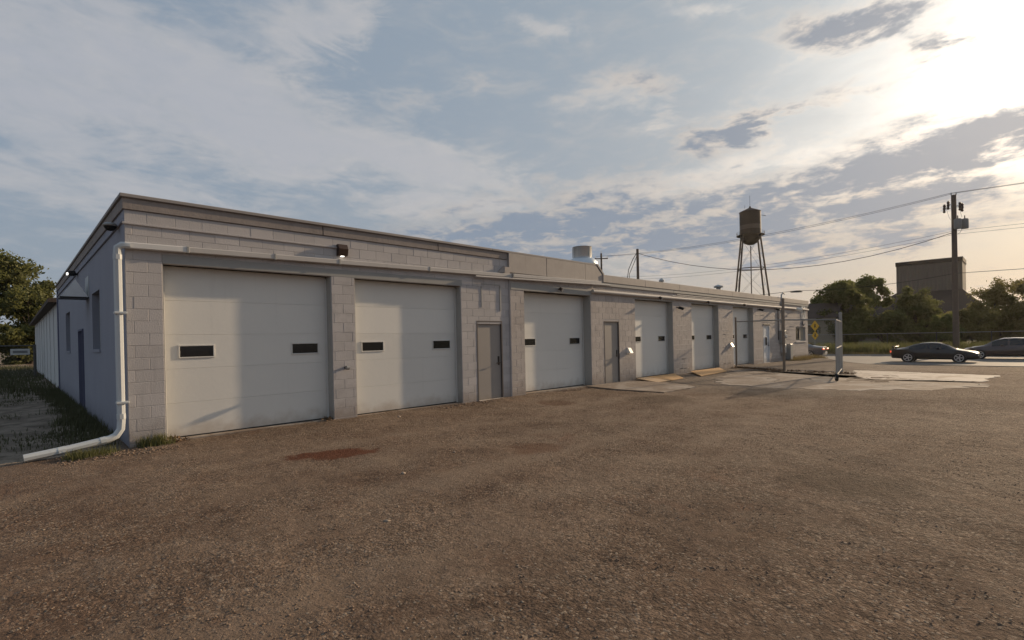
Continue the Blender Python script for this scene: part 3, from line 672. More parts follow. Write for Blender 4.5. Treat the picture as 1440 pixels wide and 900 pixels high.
# side-wall lights
t = thing('wall_light', 'grey area light with dark glass under the roof corner of the side wall', 'wall light', (0, .55, 3.57), 'wall lights on the garage')
b = MB(); b.tube([(.02, 0, .02), (-.05, 0, .05)], .03, 8); b.obj('arm', 'grey_metal', t)
b = MB(); b.lathe([(.07, .03), (.14, .05), (.15, .08), (.09, .13), (.0, .14)], 16, T(-.115, 0, 0) @ Matrix.Scale(.72, 4)); b.obj('housing', 'grey_metal', t, True)
b = MB(); b.lathe([(.0, -.06), (.06, -.05), (.11, .0), (.13, .045)], 16, T(-.115, 0, 0) @ Matrix.Scale(.72, 4)); b.obj('lens', 'black_plastic', t, True)
t = thing('wall_light', 'black flood light switched on above the sheet metal hood', 'wall light', (0, 7.9, 3.58), 'wall lights on the garage')
b = MB(); b.tube([(.02, 0, 0), (-.06, 0, .02)], .025, 8); b.obj('arm', 'black_plastic', t)
MB().cbox(-.20, -.05, -.12, .12, -.04, .09, .02).obj('housing', 'black_plastic', t); MB().cbox(-.235, -.201, -.06, .06, -.02, .035, .006).obj('lens', 'lens_lit', t)
t = thing('vent_hood', 'triangular galvanised sheet metal hood on the side wall', 'vent hood', (0, 5.6, 2.78))
MB().prism([(-.014, -.30, 0), (-.50, -.30, 0), (-.24, -.30, .40)], (0, .6, 0)).obj('hood', 'hood_sheet', t)
MB().box(-.52, -.0, -.33, .33, -.03, -.001).obj('rim', 'dark_metal', t); MB().box(-.012, -.001, -.36, .36, .0, .50).obj('back_plate', 'galv_dull', t)
# dryer-style wall vents catching the sun
for x, lb in ((14.62, 'white hooded wall vent beside the taupe steel door'), (23.72, 'white hooded wall vent beside the fence post at the wall')):
    t = thing('wall_vent', lb, 'wall vent', (x, YR - .002, 1.07)); MB().box(-.10, .10, -.012, -.0, -.12, .12).obj('flange', 'white_plastic', t)
    MB().prism([(-.09, -.013, .11), (-.09, -.05, .10), (-.09, -.15, -.08), (-.09, -.013, -.08)], (.18, 0, 0)).obj('hood', 'white_plastic', t)
t = thing('hose_tap', 'small rusty pipe stub on the pillar between the two largest doors', 'pipe stub', (3.72, -.002, 1.05))
b = MB(); b.tube([(0, 0, 0), (0, -.10, 0)], .03, 8); b.obj('pipe', 'bronze', t); b = MB(); b.lathe([(.045, -.03), (.045, .03)], 10, T(0, -.10, 0) @ Matrix.Rotation(rad(90), 4, 'Y')); b.obj('valve', 'grey_metal', t)
# stacked marks on the far end of the wall
t = thing('wall_sign', 'pale board with a dark letter and ring above the office window', 'sign', (35.4, YR - .004, 2.4))
MB().cbox(-.42, .42, -.03, -.003, .12, .95, .006).obj('board', 'sign_white', t)
MB().prism([(-.26, -.034, .2), (-.06, -.034, .88), (.06, -.034, .88), (.26, -.034, .2), (.15, -.034, .2), (.09, -.034, .38), (-.09, -.034, .38), (-.15, -.034, .2)], (0, -.006, 0)).obj('letter', 'sign_grey', t)
b = MB(); b.tube([(math.cos(a) * .2, -.03, -.12 + math.sin(a) * .2) for a in np.linspace(.7, 5.6, 18)], .04, 6); b.obj('letter', 'sign_grey', t)
# plywood ramps
def sheet(name, pts, m, label, group='plywood ramps at the doors'):
    o = MB().prism(pts, (0, 0, .022)).obj(name, m); return tag(o, label, 'plywood sheet', group)
sheet('plywood_ramp', [(15.0, -.10, .03), (14.5, -1.25, -.03), (15.5, -1.22, -.03), (15.75, -.14, .03)], 'plywood_old', 'dull weathered plywood piece next to the bright sheet at the overhead door')
sheet('plywood_ramp', [(15.77, -.14, .035), (15.5, -1.24, -.025), (16.6, -1.15, -.025), (17.75, -.18, .035)], 'plywood', 'bright orange plywood sheet laid as ramp next to the dull piece')
sheet('plywood_ramp', [(19.3, -.12, .035), (17.75, -1.30, -.02), (20.8, -1.05, -.02), (22.2, -.12, .035)], 'plywood', 'long plywood ramp at the overhead door next to the fence')

# ------------------------------------------------------------------ yard fence and gate
def chain_mesh(p0, p1, z0, z1, name, parent, sp=.075, r=.0018, m='fence_steel'):
    p0, p1 = Vector(p0), Vector(p1); L = (p1 - p0).length; d = (p1 - p0) / L; H = z1 - z0; b = MB(); nrm = Vector((-d.y, d.x, 0)) * r
    for s_ in (1, -1):
        k = -int(H / sp) - 1
        while k * sp < L + H:
            a = k * sp if s_ > 0 else k * sp
            u0, u1 = (a, a + H) if s_ > 0 else (a + H, a)
            za, zb = z0, z1
            lo, hi = (u0, za), (u1, zb)
            def clip(pa, pb):
                (ua, va), (ub, vb) = pa, pb; t0, t1 = 0.0, 1.0; du = ub - ua
                for lim, sg in ((0.0, 1), (L, -1)):
                    f0, f1 = sg * (ua - lim), sg * (ub - lim)
                    if f0 < 0 and f1 < 0: return None
                    if f0 < 0: t0 = max(t0, f0 / (f0 - f1))
                    if f1 < 0: t1 = min(t1, f0 / (f0 - f1))
                if t1 - t0 < 1e-3: return None
                return (ua + du * t0, va + (vb - va) * t0), (ua + du * t1, va + (vb - va) * t1)
            c = clip(lo, hi); k += 1
            if not c: continue
            A_, C_ = [p0 + d * q[0] + Vector((0, 0, q[1])) for q in c]; t = (C_ - A_).normalized(); sde = t.cross(nrm.normalized()) * r
            vs = [A_ + nrm, A_ + sde, A_ - nrm, A_ - sde, C_ + nrm, C_ + sde, C_ - nrm, C_ - sde]
            b.add(vs, [(0, 1, 5, 4), (1, 2, 6, 5), (2, 3, 7, 6), (3, 0, 4, 7)])
    return b.obj(name, m, parent, kind='stuff')
FN = thing('chain_link_fence', 'thin chain link fence with rails from the garage wall to the gate post', 'fence', (23.77, -.3, 0))
def P_(x, y, z): return (x - 23.77, y + .3, z)
def fpost(x, y, h, r, m='fence_steel'):
    b = MB(); b.tube([P_(x, y, -.3), P_(x, y, h)], r, 10); o = b.obj('post', m, FN, True); b = MB(); b.lathe([(r * 1.1, 0), (r * 1.1, .03), (r * .4, .07)], 10, T(*P_(x, y, h))); b.obj('post_cap', m, o)
fpost(23.72, -.32, 2.36, .045, 'post_wood'); fpost(22.11, -2.95, 3.02, .055, 'post_wood'); fpost(21.75, -5.12, 2.30, .055)
for q in (((23.72, -.32, 2.20), (22.11, -2.95, 2.16)), ((22.11, -2.95, 2.16), (21.75, -5.12, 2.08))):
    b = MB(); b.tube([P_(*q[0]), P_(*q[1])], .03, 8); b.obj('top_rail', 'fence_steel', FN, True)
    b = MB(); b.tube([P_(q[0][0], q[0][1], .03), P_(q[1][0], q[1][1], .03)], .012, 6); b.obj('tension_wire', 'fence_steel', FN)
chain_mesh(P_(23.72, -.32, 0), P_(22.11, -2.95, 0), .03, 2.16, 'mesh', FN, r=.0014); chain_mesh(P_(22.11, -2.95, 0), P_(21.75, -5.12, 0), .03, 2.08, 'mesh', FN, r=.0014)
GT = thing('gate', 'open chain link gate leaf standing on a black caster wheel', 'gate', (21.6, -5.16, 0))
def Q_(x, y, z): return (x - 21.6, y + 5.16, z)
ga, gb = (21.6, -5.16), (18.05, -5.79)
b = MB()
for z in (.16, 1.05, 2.0): b.tube([Q_(*ga, z), Q_(*gb, z)], .021, 8)
b.obj('rail', 'fence_steel', GT, True)
for q in (ga, gb, ((ga[0] + gb[0]) / 2, (ga[1] + gb[1]) / 2)): b = MB(); b.tube([Q_(*q, .14), Q_(*q, 2.02)], .022, 8); b.obj('upright', 'fence_steel', GT, True)
chain_mesh(Q_(*ga, 0), Q_(*gb, 0), .16, 2.0, 'mesh', GT, sp=.06, r=.0022)
b = MB(); b.lathe([(.05, -.035), (.115, -.035), (.128, -.02), (.128, .02), (.115, .035), (.05, .035)], 20, T(*Q_(17.97, -5.81, .10)) @ Matrix.Rotation(rad(90), 4, 'X') @ Matrix.Rotation(rad(25), 4, 'Y')); wl = b.obj('caster_wheel', 'tyre', GT, True)
b = MB(); b.lathe([(.05, -.04), (.05, .04)], 12, T(*Q_(17.97, -5.81, .10)) @ Matrix.Rotation(rad(90), 4, 'X') @ Matrix.Rotation(rad(25), 4, 'Y')); b.obj('hub', 'grey_metal', wl)
b = MB(); b.tube([Q_(18.05, -5.79, .3), Q_(17.99, -5.80, .2), Q_(17.97, -5.81, .10)], .018, 6); b.obj('caster_fork', 'fence_steel', GT)

# ------------------------------------------------------------------ vehicles
def car(name, label, m, L, Wd, st, loc, rz, wheels, glass, screens, cat='car', spoiler=False, group=None, wr=.33):
    t = thing(name, label, cat, loc, group, rz)
    # st: (x, zlow, zbelt, ztop, wlow, wbelt, wtop)
    rings = []
    for (x, zl, zb, zt, wl_, wb, wt) in st:
        zm = zl + (zb - zl) * .55
        half = [(0, zl), (wl_ * .85, zl), (wl_, zl + .10), (max(wl_, wb) * 1.01, zm), (wb, zb), (wt, max(zb + .004, zt - .035)), (wt * .78, zt - .002), (0, zt + .012)]
        rings.append([(x, y, z) for y, z in half] + [(x, -y, z) for y, z in half[-2:0:-1]])
    n = len(rings[0]); b = MB(); vs = [p for r in rings for p in r]; fs = []
    for i in range(len(rings) - 1):
        for k in range(n): fs.append((i * n + k, i * n + (k + 1) % n, (i + 1) * n + (k + 1) % n, (i + 1) * n + k))
    fs += [tuple(range(n - 1, -1, -1)), tuple(range((len(rings) - 1) * n, len(rings) * n))]
    b.add(vs, fs); body = b.obj('body', m, t, True)
    xs_ = [s_[0] for s_ in st]
    def at(x, key):
        for i in range(len(st) - 1):
            if xs_[i] <= x <= xs_[i + 1]:
                f = (x - xs_[i]) / (xs_[i + 1] - xs_[i]); return rings[i][key][0] * (1 - f) + rings[i + 1][key][0] * f, rings[i][key][1] * (1 - f) + rings[i + 1][key][1] * f, rings[i][key][2] * (1 - f) + rings[i + 1][key][2] * f
        return rings[-1][key]
    for x0, x1 in glass:                                # side windows
        for s_ in (1, -1):
            g_ = MB(); pts = []
            N = 8
            for k in range(N + 1):
                x = x0 + (x1 - x0) * k / N; lo, hi = Vector(at(x, 4)), Vector(at(x, 5)); pts.append((lo.lerp(hi, .12), lo.lerp(hi, .93)))
            vs = []; 
            for lo, hi in pts: vs += [(lo.x, s_ * (lo.y + .012), lo.z), (hi.x, s_ * (hi.y + .012), hi.z)]
            g_.add(vs, [(2 * k, 2 * k + 1, 2 * k + 3, 2 * k + 2) for k in range(N)]); g_.obj('side_window', 'car_glass', body, True)
    for x0, x1, nm in screens:                          # windscreen and rear screen lie on the slope of the roofline
        g_ = MB(); vs = []; N = 6
        for k in range(N + 1):
            x = x0 + (x1 - x0) * k / N; e_, c_ = at(x, 6), at(x, 7)
            vs += [(x, e_[1] * 1.0, e_[2] + .012), (x, 0, c_[2] + .012), (x, -e_[1] * 1.0, e_[2] + .012)]
        fs = []
        for k in range(N): fs += [(3 * k, 3 * k + 1, 3 * k + 4, 3 * k + 3), (3 * k + 1, 3 * k + 2, 3 * k + 5, 3 * k + 4)]
        g_.add(vs, fs); g_.obj(nm, 'car_glass', body, True)
    for wx in wheels:
        for s_ in (1, -1):
            M = T(wx, s_ * (Wd / 2 - .10), wr) @ Matrix.Rotation(rad(90), 4, 'X')
            a_ = MB(); a_.lathe([(wr + .055, -.11), (wr + .055, .115)], 24, M); a_.obj('wheel_arch', 'black_plastic', body, True)
            w_ = MB(); w_.lathe([(.2, -.12), (wr - .03, -.125), (wr, -.09), (wr, .09), (wr - .03, .125), (.2, .11)], 24, M); w_ = w_.obj('wheel', 'tyre', t, True)
            r_ = MB(); yo = -s_ * .127
            for q in range(5):
                R_ = M @ Matrix.Rotation(q * 2 * math.pi / 5, 4, 'Z'); r_.box(.03, wr - .09, -.035, .035, yo - .008, yo + .008, R_)
            r_.lathe([(wr - .115, yo - .01), (wr - .07, yo - .012), (wr - .07, yo + .012), (wr - .115, yo + .01), (wr - .115, yo - .01)], 20, M, False); r_.lathe([(.0, yo - .012), (.06, yo - .012), (.06, yo + .012), (.0, yo + .012)], 12, M); r_.obj('rim', 'rim', w_)
    xr, xf = st[0][0], st[-1][0]
    for s_ in (1, -1):
        y = s_ * (st[1][5] - .16); zr = st[1][2] - .10
        MB().cbox(xr - .02, xr + .16, min(y - .14, y + .14), max(y - .14, y + .14), zr - .07, zr + .05, .02).obj('tail_light', 'tail_light', t)
        y = s_ * (st[-2][5] - .12); zf = st[-2][2] - .07
        MB().cbox(xf - .28, xf - .03, y - .15, y + .15, zf - .07, zf + .02, .025).obj('headlight', 'head_light', t)
        xm = screens[0][0] - .15; e_ = at(xm, 4); MB().cbox(xm - .09, xm + .09, min(s_ * e_[1], s_ * (e_[1] + .2)), max(s_ * e_[1], s_ * (e_[1] + .2)), e_[2] + .02, e_[2] + .15, .03).obj('door_mirror', m, t)
        x0, x1 = wheels[0] + .75, wheels[1] - .55; e_ = at((x0 + x1) / 2, 3)
        MB().cbox((x0 + x1) / 2 - .4, (x0 + x1) / 2 - .24, min(s_ * (e_[1] - .01), s_ * (e_[1] + .03)), max(s_ * (e_[1] - .01), s_ * (e_[1] + .03)), e_[2] + .12, e_[2] + .15, .008).obj('door_handle', m, t)
    MB().cbox(xr - .035, xr + .02, -.28, .28, .42, .54, .006).obj('licence_plate', 'sign_white', t)
    if spoiler:
        z = st[2][3]; b = MB(); b.cbox(xr + .02, xr + .30, -.68, .68, z + .11, z + .145, .012); b.box(xr + .1, xr + .2, .5, .56, z - .05, z + .115); b.box(xr + .1, xr + .2, -.56, -.5, z - .05, z + .115); b.obj('spoiler', m, t)
    return t
H = -math.pi / 2                                      # nose towards -Y
COUPE = [(-2.44, .42, .72, .80, .70, .74, .60), (-2.36, .28, .86, .96, .82, .83, .68), (-1.95, .25, .90, .99, .88, .88, .70), (-1.62, .24, .92, 1.05, .89, .89, .66), (-1.05, .22, .93, 1.27, .90, .90, .60), (-.55, .20, .92, 1.38, .90, .91, .60), (-.1, .20, .91, 1.41, .90, .91, .61), (.35, .20, .90, 1.37, .90, .91, .60), (.85, .20, .89, 1.18, .90, .90, .64), (1.28, .20, .86, .93, .90, .90, .72), (1.75, .21, .80, .85, .90, .88, .72), (2.15, .23, .71, .76, .85, .82, .66), (2.38, .26, .60, .66, .72, .70, .55), (2.44, .34, .54, .58, .62, .60, .5)]
car('parked_car', 'black two door car with rear spoiler and bright windscreen parked at the street', 'car_black', 4.88, 1.84, COUPE, (45.9, -5.6, -.675), H, (-1.40, 1.40), ((-1.35, -.30), (-.22, .78)), ((.45, 1.24, 'windscreen'), (-1.6, -.75, 'rear_screen')), spoiler=True, group='cars on the street')
WAGON = [(-2.45, .45, .80, .95, .72, .76, .60), (-2.38, .30, .95, 1.15, .84, .85, .64), (-2.1, .26, .98, 1.45, .90, .90, .64), (-1.6, .24, .98, 1.56, .92, .92, .66), (-.6, .22, .96, 1.60, .93, .93, .68), (.1, .22, .94, 1.58, .93, .93, .67), (.6, .22, .93, 1.42, .93, .92, .66), (1.25, .22, .92, 1.02, .92, .92, .72), (1.8, .24, .86, .93, .92, .90, .74), (2.25, .27, .76, .83, .86, .82, .66), (2.45, .33, .62, .68, .70, .68, .55)]
car('parked_car', 'dark red brown wagon standing behind the black car', 'car_maroon', 4.9, 1.86, WAGON, (52.3, -9.2, -.675), -H, (-1.45, 1.45), ((-2.0, -1.15), (-1.1, -.2), (-.12, .75)), ((.35, 1.2, 'windscreen'), (-2.35, -2.1, 'rear_screen')), group='cars on the street')
SEDAN = [(-2.40, .45, .76, .85, .70, .74, .60), (-2.32, .28, .92, 1.02, .82, .83, .68), (-1.85, .25, .95, 1.07, .88, .88, .68), (-1.5, .24, .96, 1.14, .89, .89, .64), (-.95, .22, .96, 1.38, .90, .90, .60), (-.4, .20, .95, 1.46, .90, .91, .60), (.1, .20, .94, 1.45, .90, .91, .61), (.6, .20, .92, 1.32, .90, .91, .61), (1.2, .20, .89, .98, .90, .90, .70), (1.75, .21, .83, .88, .90, .88, .72), (2.15, .23, .74, .79, .85, .82, .66), (2.40, .3, .60, .66, .72, .70, .55)]
car('parked_car', 'grey sedan with lit red tail light emerging from behind the building end', 'car_grey', 4.8, 1.82, SEDAN, (50.6, 4.75, -.675), -H, (-1.32, 1.42), ((-1.1, -.35), (-.28, .55)), ((.25, 1.1, 'windscreen'), (-1.5, -.85, 'rear_screen')), group='cars on the street')

# ------------------------------------------------------------------ utility poles and wires
def pole(name, label, x, y, z0, h, r=.16):
    t = thing(name, label, 'utility pole', (x, y, z0)); b = MB(); b.tube([(0, 0, -.5), (0, 0, h * .5), (0, 0, h)], [r, r * .88, r * .75], 12); b.obj('pole', 'wood_pole', t, True); return t
PX, PY = 58.3, -5.92
up = pole('utility_pole', 'tall wooden utility pole with transformers behind the black car', PX, PY, -.56, 14.1, .24)
vd = Vector((-.66, -.75, 0))                            # along the lines
def insul(t, p, h=.16):
    b = MB(); b.lathe([(.02, 0), (.05, .03), (.03, .06), (.06, .08), (.035, .11), (.05, .13), (.02, h)], 10, T(*p)); b.obj('insulator', 'grey_metal', t, True)
lat = Vector((.71, -.70, 0))
for s_ in (-.22, .22): insul(up, (lat.x * s_, lat.y * s_, 13.95 + .15), .22)
for s_, zc, k in ((-.10, 11.75, 1), (.95, 11.85, -1)):
    p = lat * s_ + (Vector((-.36, -.34, 0)) if s_ < 0 else Vector((0, 0, 0))); b = MB(); b.lathe([(.02, -.45), (.25, -.44), (.27, -.35), (.27, .36), (.22, .43), (.05, .46)], 18, T(p.x, p.y, zc - .3)); tr = b.obj('transformer', 'transformer_grey', up, True)
    b = MB(); b.lathe([(.03, 0), (.05, .08), (.03, .12), (.045, .18), (.02, .3)], 8, T(p.x, p.y, zc + .14)); b.obj('bushing', 'bronze', tr)
    b = MB(); b.tube([(0, 0, zc - .25), (p.x, p.y, zc - .25)], .05, 6); b.obj('bracket', 'grey_metal', up)
for s_, zc in ((-.85, 12.9), (.55, 13.1), (-.5, 13.2), (.75, 13.0)):
    p = lat * s_; b = MB(); b.tube([(0, 0, zc), (p.x, p.y, zc + .1)], .03, 6); b.obj('bracket', 'grey_metal', up); b = MB(); b.lathe([(.05, -.42), (.11, -.35), (.07, -.2), (.12, .0), (.07, .12), (.12, .25), (.05, .4)], 10, T(p.x, p.y, zc) @ Matrix.Rotation(rad(18), 4, 'Y')); b.obj('fuse_cutout', 'bronze', up, True)
def sag(a, c, s_, n=14):
    a, c = Vector(a), Vector(c); return [a.lerp(c, k / n) - Vector((0, 0, 4 * s_ * (k / n) * (1 - k / n))) for k in range(n + 1)]
def wire(label, a, c, s_=.6, r=.016):
    b = MB(); b.tube(sag(a, c, s_), r, 5); return tag(b.obj('overhead_wire', 'wire'), label, 'wire', 'overhead wires')
b = MB(); b.tube(sag((lat.x * -.75, lat.y * -.75, 13.3), (lat.x * -.3, lat.y * -.3, 11.9), .2), .012, 4); b.tube(sag((lat.x * .45, lat.y * .45, 13.5), (lat.x * .72, lat.y * .72, 12.1), .2), .012, 4); b.tube(sag((lat.x * .9, lat.y * .9, 11.8), (lat.x * .3, lat.y * .3, 10.7), .35), .015, 4); b.obj('jumper_wire', 'wire', up)
t2 = pole('utility_pole', 'bare wooden pole top with slack cables rising behind the garage roof', 51.6, 21.9, -.6, 12.55, .20)
b = MB(); b.tube([(-.05, 0, 12.2), (-.3, .5, 11.3), (-.55, .9, 10.2), (-.7, 1.2, 8.2)], .04, 5); b.tube([(-.05, 0, 11.9), (-.25, .35, 10.9), (-.6, .8, 9.6), (-.5, .75, 8.0)], .035, 5); b.obj('slack_cable', 'wire', t2)
t3 = pole('utility_pole', 'distant utility pole with crossarm beside the rooftop exhaust fan', 63.0, 35.1, -.6, 15.0, .18)
b = MB(); b.box(-1.0, 1.0, -.06, .06, -.07, .07, T(0, 0, 14.2) @ Matrix.Rotation(rad(-45), 4, 'Z')); b.obj('crossarm', 'wood_pole', t3)
for s_ in (-.9, .9): insul(t3, (.71 * s_, -.71 * s_, 14.27), .3)
insul(t3, (0, 0, 15.0), .35)
pt = Vector((PX, PY, 0)); far = Vector((63.0, 35.1, 0)); rt = Vector((55.5, -60, 0))
for s_ in (-.22, .22):
    wn_ = 'nearer' if s_ < 0 else 'farther'
    a = pt + lat * s_ + Vector((0, 0, 13.72)); wire('upper power line running past the water tower to the distant crossarm pole', a, far + lat * (s_ * 4) + Vector((0, 0, 13.95)), 1.0); wire('upper power line leaving the transformer pole away from the water tower', a, rt + lat * s_ + Vector((0, 0, 14.4)), .8)
for k, z in enumerate((10.35, 10.05)):
    a = pt + Vector((0, 0, z)); wire('lower thin service line crossing the water tower legs', a, far + Vector((0, 0, 10.8 - .4 * k)), 1.1, .012); wire('lower thin service line leaving the transformer pole away from the tower', a, rt + Vector((0, 0, 10.9 - .4 * k)), .6, .012)
wire('heavy sagging cable from the transformer pole to the bare pole', pt + Vector((0, 0, 10.25)), (51.6, 21.9, 11.45), 2.6, .028)
a1 = pt + Vector((0, 0, 6.6)); wire('low cable from the transformer pole to the hanging street lamp', a1, (56.0, 6.2, 5.95), .35, .022); wire('low cable leaving the transformer pole over the bushes', a1, rt + Vector((0, 0, 7.2)), .5, .022)
wire('low cable from the hanging street lamp on behind the garage roof', (56.0, 6.2, 5.95), (52.2, 24.0, 6.4), .5, .022)
sl_ = thing('street_lamp', 'dark flat street lamp hanging on a cable over the garage roof end', 'street lamp', (56.0, 6.2, 5.87))
b = MB(); b.lathe([(.05, .08), (.2, .05), (.34, -.02), (.30, -.09), (.0, -.10)], 14, Matrix.Scale(1.9, 4, Vector((.71, -.70, 0)))); b.obj('head', 'dark_metal', sl_, True); b = MB(); b.tube([(0, 0, .0), (0, 0, .1)], .04, 6); b.obj('hanger', 'dark_metal', sl_)

# yellow warning signs across the street
sg = thing('road_sign', 'yellow diamond warning sign with smaller yellow plaque on a post across the street', 'road sign', (57.0, 4.83, -.56)); sg.rotation_euler = (0, 0, rad(62))
b = MB(); b.tube([(0.03, 0, -.2), (0.03, 0, 3.4)], .03, 6); b.obj('post', 'grey_metal', sg)
for zc, hd, nm in ((2.85, .56, 'sign_plate'), (1.88, .46, 'sign_plate')):
    pl_ = MB().prism([(0, 0, zc + hd), (0, -hd, zc), (0, 0, zc - hd), (0, hd, zc)], (-.012, 0, 0)).obj(nm, 'sign_yellow', sg)
    MB().prism([(-.014, .05, zc + .22), (-.014, -.08, zc + .18), (-.014, -.06, zc - .02), (-.014, -.16, zc - .2), (-.014, .0, zc - .1), (-.014, .12, zc - .22), (-.014, .10, zc)], (-.004, 0, 0)).obj('pictogram', 'sign_black', pl_)

# ------------------------------------------------------------------ water tower
WT = thing('water_tower', 'old dark brown water tower with round tank on four legs behind the garage', 'water tower', (171.6, 52.5, -.5))
TZ = .5
b = MB(); b.lathe([(.0, 31.3), (.9, 31.4), (1.9, 31.9), (2.7, 32.9), (3.12, 34.0), (3.2, 34.6), (3.2, 42.0), (3.2, 42.05)], 32); b.obj('tank', 'tower_steel', WT, True)
b = MB(); b.lathe([(3.32, 42.0), (3.32, 42.12), (.35, 43.5), (.2, 44.0), (.0, 44.05)], 32); b.obj('tank_roof', 'tower_steel', WT, True)
b = MB(); b.lathe([(3.21, 36.3), (3.22, 36.3), (3.22, 37.7), (3.21, 37.7)], 32); b.obj('faded_lettering_band', 'tower_faded', WT)
b = MB(); b.lathe([(3.42, 34.35), (4.25, 34.35), (4.25, 34.5), (3.42, 34.5)], 32); wk = b.obj('walkway', 'tower_steel', WT)
b = MB()
for k in range(24):
    a = k * 2 * math.pi / 24; b.tube([(4.2 * math.cos(a), 4.2 * math.sin(a), 34.4), (4.2 * math.cos(a), 4.2 * math.sin(a), 35.5)], .03, 4)
for z in (35.0, 35.5): b.tube([(4.2 * math.cos(a), 4.2 * math.sin(a), z) for a in np.linspace(0, 2 * math.pi, 33)], .03, 4)
b.obj('railing', 'tower_steel', wk)
legs = []
for k in range(4):
    a = rad(45 + 45 - 17) + k * math.pi / 2; p0 = Vector((8.3 * math.cos(a), 8.3 * math.sin(a), 0)); p1 = Vector((3.5 * math.cos(a), 3.5 * math.sin(a), 34.6)); legs.append((p0, p1))
    b = MB(); b.tube([p0, p1], .27, 8); b.obj('leg', 'tower_steel', WT, True)
for k in range(4):
    A0, A1 = legs[k]; C0, C1 = legs[(k + 1) % 4]
    for z in (7.5, 14.0, 23.5):
        f = z / 34.6; b = MB(); b.tube([A0.lerp(A1, f), C0.lerp(C1, f)], .14, 6); b.obj('strut', 'tower_steel', WT)
    b = MB()
    for za, zb in ((0, 7.5), (7.5, 14.0), (14.0, 23.5), (23.5, 34.0)):
        b.tube([A0.lerp(A1, za / 34.6), C0.lerp(C1, zb / 34.6)], .035, 4); b.tube([C0.lerp(C1, za / 34.6), A0.lerp(A1, zb / 34.6)], .035, 4)
    b.obj('brace_rods', 'tower_steel', WT)
b = MB(); b.tube([(0, 0, 0), (0, 0, 31.0)], .16, 8); b.obj('riser_pipe', 'tower_steel', WT)
b = MB(); b.tube([(.0, 0, 44), (0, 0, 47.5)], .05, 5); b.tube([(-1.2, 1.2, 43.2), (-1.2, 1.2, 44.3)], .05, 5); b.tube([(2.2, -2.7, 41.0), (3.4, -3.7, 40.8)], .09, 5); b.obj('antenna', 'tower_steel', WT)
a = legs[1]; b = MB(); off = Vector((-.55, .6, 0))
b.tube([a[0] + off, a[1] + off], .05, 4); b.obj('ladder', 'tower_steel', WT)

# ------------------------------------------------------------------ far buildings
def loc_rot(x, y, z, deg): return Matrix.Translation((x, y, z)) @ Matrix.Rotation(rad(deg), 4, 'Z')
EY = 4.27
EL = thing('grain_elevator', 'tall dark sheet metal headhouse on a wide hipped roof behind the trees', 'building', (144.5, EY, -.3), rz=rad(-90))
# local x along the face (to the right in view), local y away
def corr(x0, x1, y, z0, z1, n, dpt=.12):
    b = MB(); vs = []
    for i in range(n * 2 + 1):
        x = x0 + (x1 - x0) * i / (2 * n); yy = y + (dpt if i % 2 else 0); vs += [(x, yy, z0), (x, yy, z1)]
    return b.add(vs, [(2 * i, 2 * i + 1, 2 * i + 3, 2 * i + 2) for i in range(2 * n)])
hw = 5.55
b = corr(-hw, hw, -4.5, 10.0, 17.0, 22); b.box(-hw, -hw + .1, -4.5, 4.5, 10, 17); b.box(hw - .1, hw, -4.5, 4.5, 10, 17); b.box(-hw, hw, 4.4, 4.5, 10, 17); b.obj('wall', 'silo_sheet', EL)
b = MB(); b.prism([(-hw - .12, -4.62, 16.3), (-hw - .12, -4.62, 17.2), (-hw - .12, 4.62, 17.2), (-hw - .12, 4.62, 16.3)], (2 * hw + .24, 0, 0)); b.obj('roof', 'silo_roof', EL)
tp = [(-hw, -4.5, 10.4), (hw, -4.5, 10.4), (hw, 4.5, 10.4), (-hw, 4.5, 10.4)]; bt = [(-14.5, -14, 3.8), (11.5, -14, 3.8), (11.5, 14, 3.8), (-14.5, 14, 3.8)]
b = MB(); b.add(tp + bt, [(0, 1, 2, 3), (4, 5, 1, 0), (5, 6, 2, 1), (6, 7, 3, 2), (7, 4, 0, 3)]); b.obj('lower_roof', 'silo_roof', EL)
b = MB(); b.box(-13.8, 10.8, -13.2, 13.2, -.5, 3.9); b.obj('base_wall', 'silo_sheet', EL)
FB = thing('shop_building', 'tan building with brown roof across the street behind the tree', 'building', (78, 13.5, -.5))
MB().box(0, 10, -5.5, 9, 0, 4.2).obj('wall', 'far_wall', FB); MB().prism([(-.6, -6.2, 4.1), (-.6, 9.6, 4.1), (1.2, 9.6, 6.2), (1.2, -6.2, 6.2)], (9.5, 0, 0)).obj('roof', 'far_roof', FB)
for y in (-3.6, 1.0, 5.0):
    o = MB().box(-.05, .02, y, y + 1.4, 1.9, 3.2).obj('window', 'pane', FB); f_ = MB(); f_.box(-.09, -.051, y - .08, y, 1.82, 3.28); f_.box(-.09, -.051, y + 1.4, y + 1.48, 1.82, 3.28); f_.box(-.09, -.051, y, y + 1.4, 3.2, 3.28); f_.box(-.09, -.051, y, y + 1.4, 1.82, 1.9); f_.obj('window_frame', 'far_white', o)
WB = thing('white_building', 'low white walled building continuing behind the blue grey side wall', 'building', (.03, 16.7, 0))
MB().box(0, 18, 0, 27.0, -.3, 3.42).obj('wall', 'far_white', WB)
MB().prism([(-.30, -.05, 3.42), (-.30, -.05, 3.56), (9, -.05, 5.0), (18.3, -.05, 3.56), (18.3, -.05, 3.42)], (0, 27.3, 0)).obj('roof', 'far_roof', WB)
for k in range(1, 9): MB().box(-.025, -.001, k * 3.0 - .04, k * 3.0 + .04, -.1, 3.41).obj('wall_seam', 'far_white', WB)

